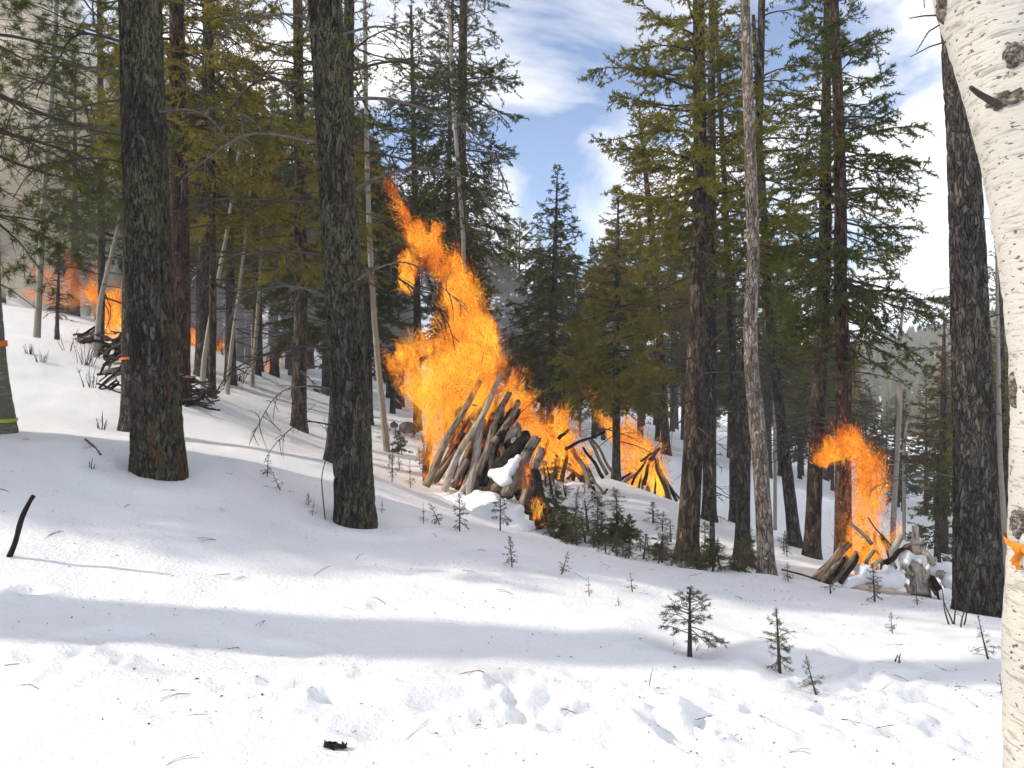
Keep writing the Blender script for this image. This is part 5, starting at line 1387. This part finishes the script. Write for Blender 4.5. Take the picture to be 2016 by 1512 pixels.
# ------------------------------------------------------------------ saplings, shrubs, sticks, rocks, litter
SAP = []
for i in range(7):
    H = 1.0
    g = Geo()
    bendx = 0.06 * math.sin(i * 2.1)
    sfx = lambda h, b=bendx: b * np.asarray(h, float) ** 2
    cg = crown_geo(700 + i, sfx, 0.16 if i != 3 else 0.35, 1.0, [0.42, 0.55, 0.40, 0.5, 0.48, 0.36, 0.62][i], [34, 46, 28, 40, 46, 22, 56][i], prof_cone, el=(-8, 58), droop=0.30, tw=20, sub=2, nl=0.045, nw=0.0055, dens=[170, 170, 160, 190, 170, 110, 160][i], gap=0.25, wood_r=0.9, jit=16)
    s = np.linspace(-0.1, 1.0, 12)
    tg = Geo(); tg.tubes(np.stack([sfx(np.maximum(s, 0)), 0 * s, s], 1), 0.022 * (1.05 - np.maximum(s, 0)) + 0.004, 7)
    SAP.append((tg.mesh('stem', [M['twig']]), cg.mesh('foliage', [M['dead_wood'], M['sapling']], smooth=False)))
def sapling(px, py, hpx, v, label, group=None, Y=None, lean=0.0, wide=1.0, name='conifer_sapling'):
    if Y is None: x, y = ground_hit(px, py)
    else: x, y = (px - CX) / F * Y, Y
    h = hpx / F * y
    root = thing(name, label, 'sapling', (x, y, G(x, y)), group)
    for nm, me in zip(('stem', 'foliage'), SAP[v]):
        o = obj(nm, me, root)
        o.scale = (h * wide, h * wide, h); o.rotation_euler = (lean * 0.3, lean, (px * 0.37) % 6.28)
    return root
S1 = [(1358, 1288, 140, 3, 'tallest bare-stemmed sapling in the right foreground snow', 0, 1.45), (1535, 1326, 125, 0, 'spindly sapling second from the right foreground, right of the tallest one', 0.05, 1.15),
      (1606, 1362, 85, 2, 'leaning sapling growing out of a dark hole in the snow', 0.35, 0.9), (1008, 1122, 60, 4, 'small dense sapling in the snow below the main pile', 0.1, 0.9), (1105, 1135, 48, 2, 'leaning twiggy sapling right of the small dense one', 0.35, 0.9),
      (1160, 1176, 38, 5, 'tiny sapling half sunk in a snow hole in the middle foreground', 0.2, 0.9), (1245, 1170, 38, 5, 'tiny bare twiggy sapling left of the tallest foreground sapling', 0.3, 1.2), (1218, 1198, 22, 5, 'smallest sprig poking out of the snow in the middle foreground', 0.4, 1.2),
      (1635, 1172, 50, 5, 'low bare sapling left below the right-hand pile', 0.1, 1.3), (1722, 1190, 75, 0, 'bushy low sapling in front of the right-hand pile', 0.05, 1.0), (1806, 1198, 40, 5, 'tiny twiggy sapling below the bleached root stump', 0.1, 1.0), (1757, 1250, 45, 2, 'small double sapling in the snow right of centre', 0.1, 0.8),
      (526, 942, 45, 2, 'tiny sapling on the snow between the two big foreground trunks', 0.1, 0.9), (552, 968, 36, 5, 'twiggy low sprig below the tiny sapling between the big trunks', 0.5, 1.2), (772, 952, 80, 5, 'slim reddish sapling left of the main pile', 0.0, 0.5), (808, 962, 55, 5, 'short slim sapling directly left of the main pile', 0.05, 0.7),
      (905, 1045, 75, 0, 'green sapling in front of the sunlit snow of the main pile', 0.1, 0.8), (985, 1040, 72, 3, 'flat topped sapling in front of the main pile snow', 0.0, 0.9), (866, 1030, 50, 2, 'leaning green sapling at the left of the main pile snow', -0.4, 0.9), (834, 1034, 40, 5, 'tiny sapling at the left end of the main pile snow', 0, 0.8),
      (615, 1015, 30, 5, 'tiny sprig at the left of the lichen covered trunk foot', 0.2, 0.9), (752, 1012, 25, 5, 'tiny sprig at the right of the lichen covered trunk foot', 0.2, 0.9), (1945, 1300, 90, 5, 'thorny bare seedling beside the white aspen', 0.3, 0.9), (1552, 1148, 40, 2, 'low sapling left of the thick leaning log of the right-hand pile', 0.1, 1.0),
      (607, 998, 24, 4, 'dark tuft beside the foot of the lichen covered trunk', 0.0, 1.0), (1975, 1375, 45, 5, 'small bare sprig at the foot of the white aspen', 0.2, 0.9)]
for (px, py, h, v, lb, ln, w) in S1:
    sapling(px, py, h, v, lb, None, None, ln, w)
rng = np.random.default_rng(21)
for i in range(105):
    t = rng.random()
    px = rng.uniform(1075, 1480); 
    lo = np.interp(px, [1075, 1150, 1250, 1350, 1480], [1075, 1095, 1102, 1118, 1128]); hi = np.interp(px, [1075, 1200, 1330, 1480], [985, 985, 1010, 1060])
    py = lo - (lo - hi) * t ** 1.4
    Y = np.interp(py, [985, 1060, 1100, 1128], [13.2, 10.2, 9.0, 8.4])
    sapling(px, py, (18 + 52 * rng.random() ** 1.8), int(rng.integers(0, 7)), 'young conifer in the sapling thicket below the burning piles', 'sapling thicket below the fires', Y, rng.normal(0, 0.3), rng.uniform(1.0, 1.8))
for i in range(26):
    px, py = [(rng.uniform(770, 850), rng.uniform(870, 950)), (rng.uniform(1400, 1560), rng.uniform(1040, 1120)), (rng.uniform(640, 860), rng.uniform(820, 880))][i % 3]
    Y = [13, 11.5, 16][i % 3] * rng.uniform(0.92, 1.08)
    sapling(px, py, rng.uniform(22, 48), int(rng.integers(0, 7)), 'scattered knee-high conifer seedling in the snow between the trunks', 'scattered seedlings between the trunks', Y, rng.normal(0, 0.15), 0.9)

# bare shrubs on the left slope
def shrub(px, py, hpx, n, label, seed, group=None):
    x, y = ground_hit(px, py); r = np.random.default_rng(seed); h = hpx / F * y
    g = Geo()
    for i in range(n):
        a = r.random() * 6.283; l = h * r.uniform(0.5, 1.1); s = np.linspace(0, 1, 7)
        b = np.array([math.cos(a), math.sin(a), 0]) * r.uniform(0.1, 0.5) * l
        P = np.stack([b[0] * s + 0.02 * l * np.sin(s * 7 + i), b[1] * s, l * s - 0.03], 1) + np.array([math.cos(a), math.sin(a), 0]) * r.random() * h * 0.35
        g.tubes(P, 0.0055 * (1.1 - s) + 0.002, 4)
        for j in range(3):
            k = r.integers(2, 6); g.spikes(P[k][None], (P[k] + (r.normal(0, 0.5, 3) + np.array([0, 0, 0.7])) * l * 0.25)[None], 0.003)
    o = obj('shrub', g.mesh('shrub', [M['twig']]), None, (x, y, G(x, y)))
    return tag(o, label, 'shrub', group)
for i, (px, py, h, n, lb) in enumerate([(165, 720, 60, 14, 'bare reddish shrub on the left slope above the brush pile'), (178, 765, 50, 9, 'bare shrub on the left slope beside the brush pile'), (60, 700, 22, 12, 'low bare shrub near the left edge'), (80, 712, 26, 10, 'low bare shrub left of the reddish shrub'), (200, 850, 40, 6, 'small bare shrub on the snow left of the leftmost big trunk'), (180, 930, 28, 3, 'single dead sprig in the snow left of the leftmost big trunk'), (135, 695, 60, 4, 'tall thin bare stems left of the reddish shrub'), (400, 715, 22, 10, 'bare shrub beside the slim aspens behind the brush pile'), (470, 752, 26, 16, 'bare shrub between the slim white aspens'), (660, 870, 60, 12, 'bare shrub behind the lichen covered trunk'), (1880, 1230, 90, 5, 'tall thin bare stems beside the white aspen'), (1760, 1300, 35, 2, 'two bent stems in the right foreground snow')]):
    shrub(px, py, h, n, lb, 800 + i)

# dead branches hanging in the left mid distance and lying on the snow
def stick(pts, r0, r1, label, name='stick', mat='twig', twigs=0, seed=0):
    P = np.array(pts, float); k = np.linspace(0, 1, len(P)); kk = np.linspace(0, 1, 18)
    Q = np.stack([np.interp(kk, k, P[:, i]) for i in range(3)], 1)
    Q[1:-1] = (Q[:-2] + Q[1:-1] * 2 + Q[2:]) / 4
    r = np.random.default_rng(seed); g = Geo()
    rad = r0 + (r1 - r0) * kk
    rad = rad * (1 + 0.05 * np.sin(kk * 17 + seed) + 0.03 * r.normal(size=18))
    g.tubes(Q, rad, 10, cap=True)
    for j in range(twigs):
        i = r.integers(3, 17); d = nrm(Q[i] - Q[i - 1]) + r.normal(0, 0.6, 3)
        g.spikes(Q[i][None], (Q[i] + d * np.linalg.norm(P[-1] - P[0]) * r.uniform(0.1, 0.3))[None], r1 * 0.8)
    me = g.mesh(name, [M[mat]], origin=Q[0])
    return tag(obj(name, me, None, Q[0]), label, 'stick')
def on_snow(px, py, dz=0.01):
    x, y = ground_hit(px, py)
    return np.array([x, y, G(x, y) + dz])
ys = 5.2
stick([at(-14, 1150, ys), at(12, 1110, ys), at(30, 1070, ys), at(42, 1020, ys), at(58, 988, ys), at(66, 976, ys)], 0.020, 0.014, 'dark broken stick standing out of the snow at the left edge', mat='bark_plate', seed=3)
stick([on_snow(168, 872), on_snow(185, 888), on_snow(198, 905)], 0.012, 0.010, 'short grey stick lying below the leftmost big trunk', mat='dead_wood')
stick([on_snow(430, 765), on_snow(465, 745, 0.05), on_snow(500, 735, 0.12)], 0.010, 0.006, 'fallen twig in the snow between the slim aspens', twigs=5, seed=4)
stick([on_snow(640, 1020), on_snow(632, 985, 0.18), on_snow(650, 950, 0.42), on_snow(672, 935, 0.5)], 0.006, 0.004, 'thin arched twig beside the lichen covered trunk', seed=5)
stick([at(990, 840, 11.4), at(1040, 800, 11.6), at(1068, 770, 11.7), at(1073, 750, 11.7)], 0.008, 0.003, 'thin bent twig standing out of the top of the main pile', twigs=6, seed=6)
stick([on_snow(1540, 1130, 0.03), on_snow(1580, 1140, 0.05), on_snow(1615, 1152, 0.05)], 0.012, 0.010, 'thin dark stick lying left of the right-hand pile', seed=7)
p = on_snow(660, 1496, 0.015)
g = Geo()
r = np.random.default_rng(4)
nx_, ny_ = 12, 5
for top in (1, 0):
    U, Vv = np.meshgrid(np.linspace(-1, 1, nx_), np.linspace(-1, 1, ny_), indexing='ij')
    zz = (0.016 * (1 - Vv ** 2) + 0.006 * r.normal(size=U.shape)) * top - 0.006
    V = np.stack([U * 0.05 + 0.004 * r.normal(size=U.shape), Vv * 0.016 * (1 - 0.25 * U ** 2) - 0.006 * U, zz], -1).reshape(-1, 3)
    i = np.arange(nx_ * ny_).reshape(nx_, ny_)
    g.add(V, quads=np.stack([i[:-1, :-1], i[1:, :-1], i[1:, 1:], i[:-1, 1:]], -1).reshape(-1, 4))
tag(obj('bark_piece', g.mesh('bark_piece', [M['bark_plate']], smooth=False), None, p), 'small black piece of bark on the snow at the bottom edge', 'bark')

def boulder(px, py, Y, w, h, label, seed):
    q = at(px, py, Y); k = Y / F
    me = remesh_blobs('boulder', [(q[0], q[1], q[2], w * k, w * k * 0.8, h * k), (q[0] + 0.4 * w * k, q[1], q[2] - 0.2 * h * k, 0.7 * w * k, 0.6 * w * k, 0.7 * h * k)], 0.06, M['rock'], 0.10, 3, seed)
    tag(place_world('boulder', me), label, 'rock')
boulder(800, 842, 16.5, 14, 11, 'brown boulder in the snow left of the main fire', 1)
boulder(776, 836, 16.8, 9, 7, 'small dark boulder beside the brown boulder', 2)
boulder(125, 612, 23, 30, 14, 'large snowy boulder under the far left smoke', 3)
boulder(622, 772, 24, 9, 7, 'boulder far behind the lichen covered trunk', 4)
boulder(636, 768, 24, 7, 9, 'upright boulder far behind the lichen covered trunk', 5)

# needles and bark crumbs fallen on the snow
g = Geo()
rng = np.random.default_rng(12)
n = 2400
yy = 2.9 + 6.5 * rng.random(n) ** 0.8; xx = (rng.uniform(-40, 2040, n) - CX) / F * yy
kp = vnoise(np.stack([xx, yy, xx * 0], 1) * 1.3, 8) > rng.uniform(0.2, 0.75, n)
xx, yy = xx[kp], yy[kp]; n = len(xx)
zz = gz(xx, yy) + 0.004
a = rng.random(n) * 6.283; l = 0.008 + 0.022 * rng.random(n) ** 2
D = nrm(np.stack([np.cos(a), np.sin(a), rng.uniform(-0.05, 0.15, n)], 1))
w = 0.0022 + 0.004 * rng.random(n) ** 3
Sd = np.stack([-np.sin(a), np.cos(a), 0 * a], 1) * w[:, None]
P = np.stack([xx, yy, zz], 1)
Vq = np.stack([P - Sd, P + D * (l * 0.5)[:, None] - Sd * 1.2 + [0, 0, 0.002], P + D * l[:, None], P + D * (l * 0.5)[:, None] + Sd + [0, 0, 0.003], P + Sd * 0.8], 1).reshape(-1, 3)
b = np.arange(n)[:, None] * 5
g.add(Vq, tris=np.concatenate([b + [[0, 1, 4]], b + [[1, 3, 4]], b + [[1, 2, 3]]]))
# long needle bundles: two or three needles springing from one sheath
for i in range(62):
    y = 2.9 + 5.0 * rng.random(); x = (rng.uniform(-20, 2030) - CX) / F * y
    z = G(x, y); a0 = rng.random() * 6.283; up = rng.uniform(-0.02, 0.5) if rng.random() < 0.35 else rng.uniform(0.0, 0.06)
    for j in range(rng.integers(2, 4)):
        a = a0 + rng.normal(0, 0.22); ln = rng.uniform(0.07, 0.15); s = np.linspace(0, 1, 7)
        Q = np.stack([x + math.cos(a) * ln * s, y + math.sin(a) * ln * s * 0.9, np.maximum(z + up * ln * s * 1.5 - 0.1 * ln * s ** 2, z) + 0.006], 1)
        if up < 0.07: Q[:, 2] = gz(Q[:, 0], Q[:, 1]) + 0.005 + 0.01 * np.sin(s * 3)
        g.tubes(Q, np.full(7, 0.0013), 3)
tag(obj('needle_litter', g.mesh('needle_litter', [M['twig']], smooth=False)), 'fallen needles and bark crumbs strewn over the snow', 'litter', kind='stuff')
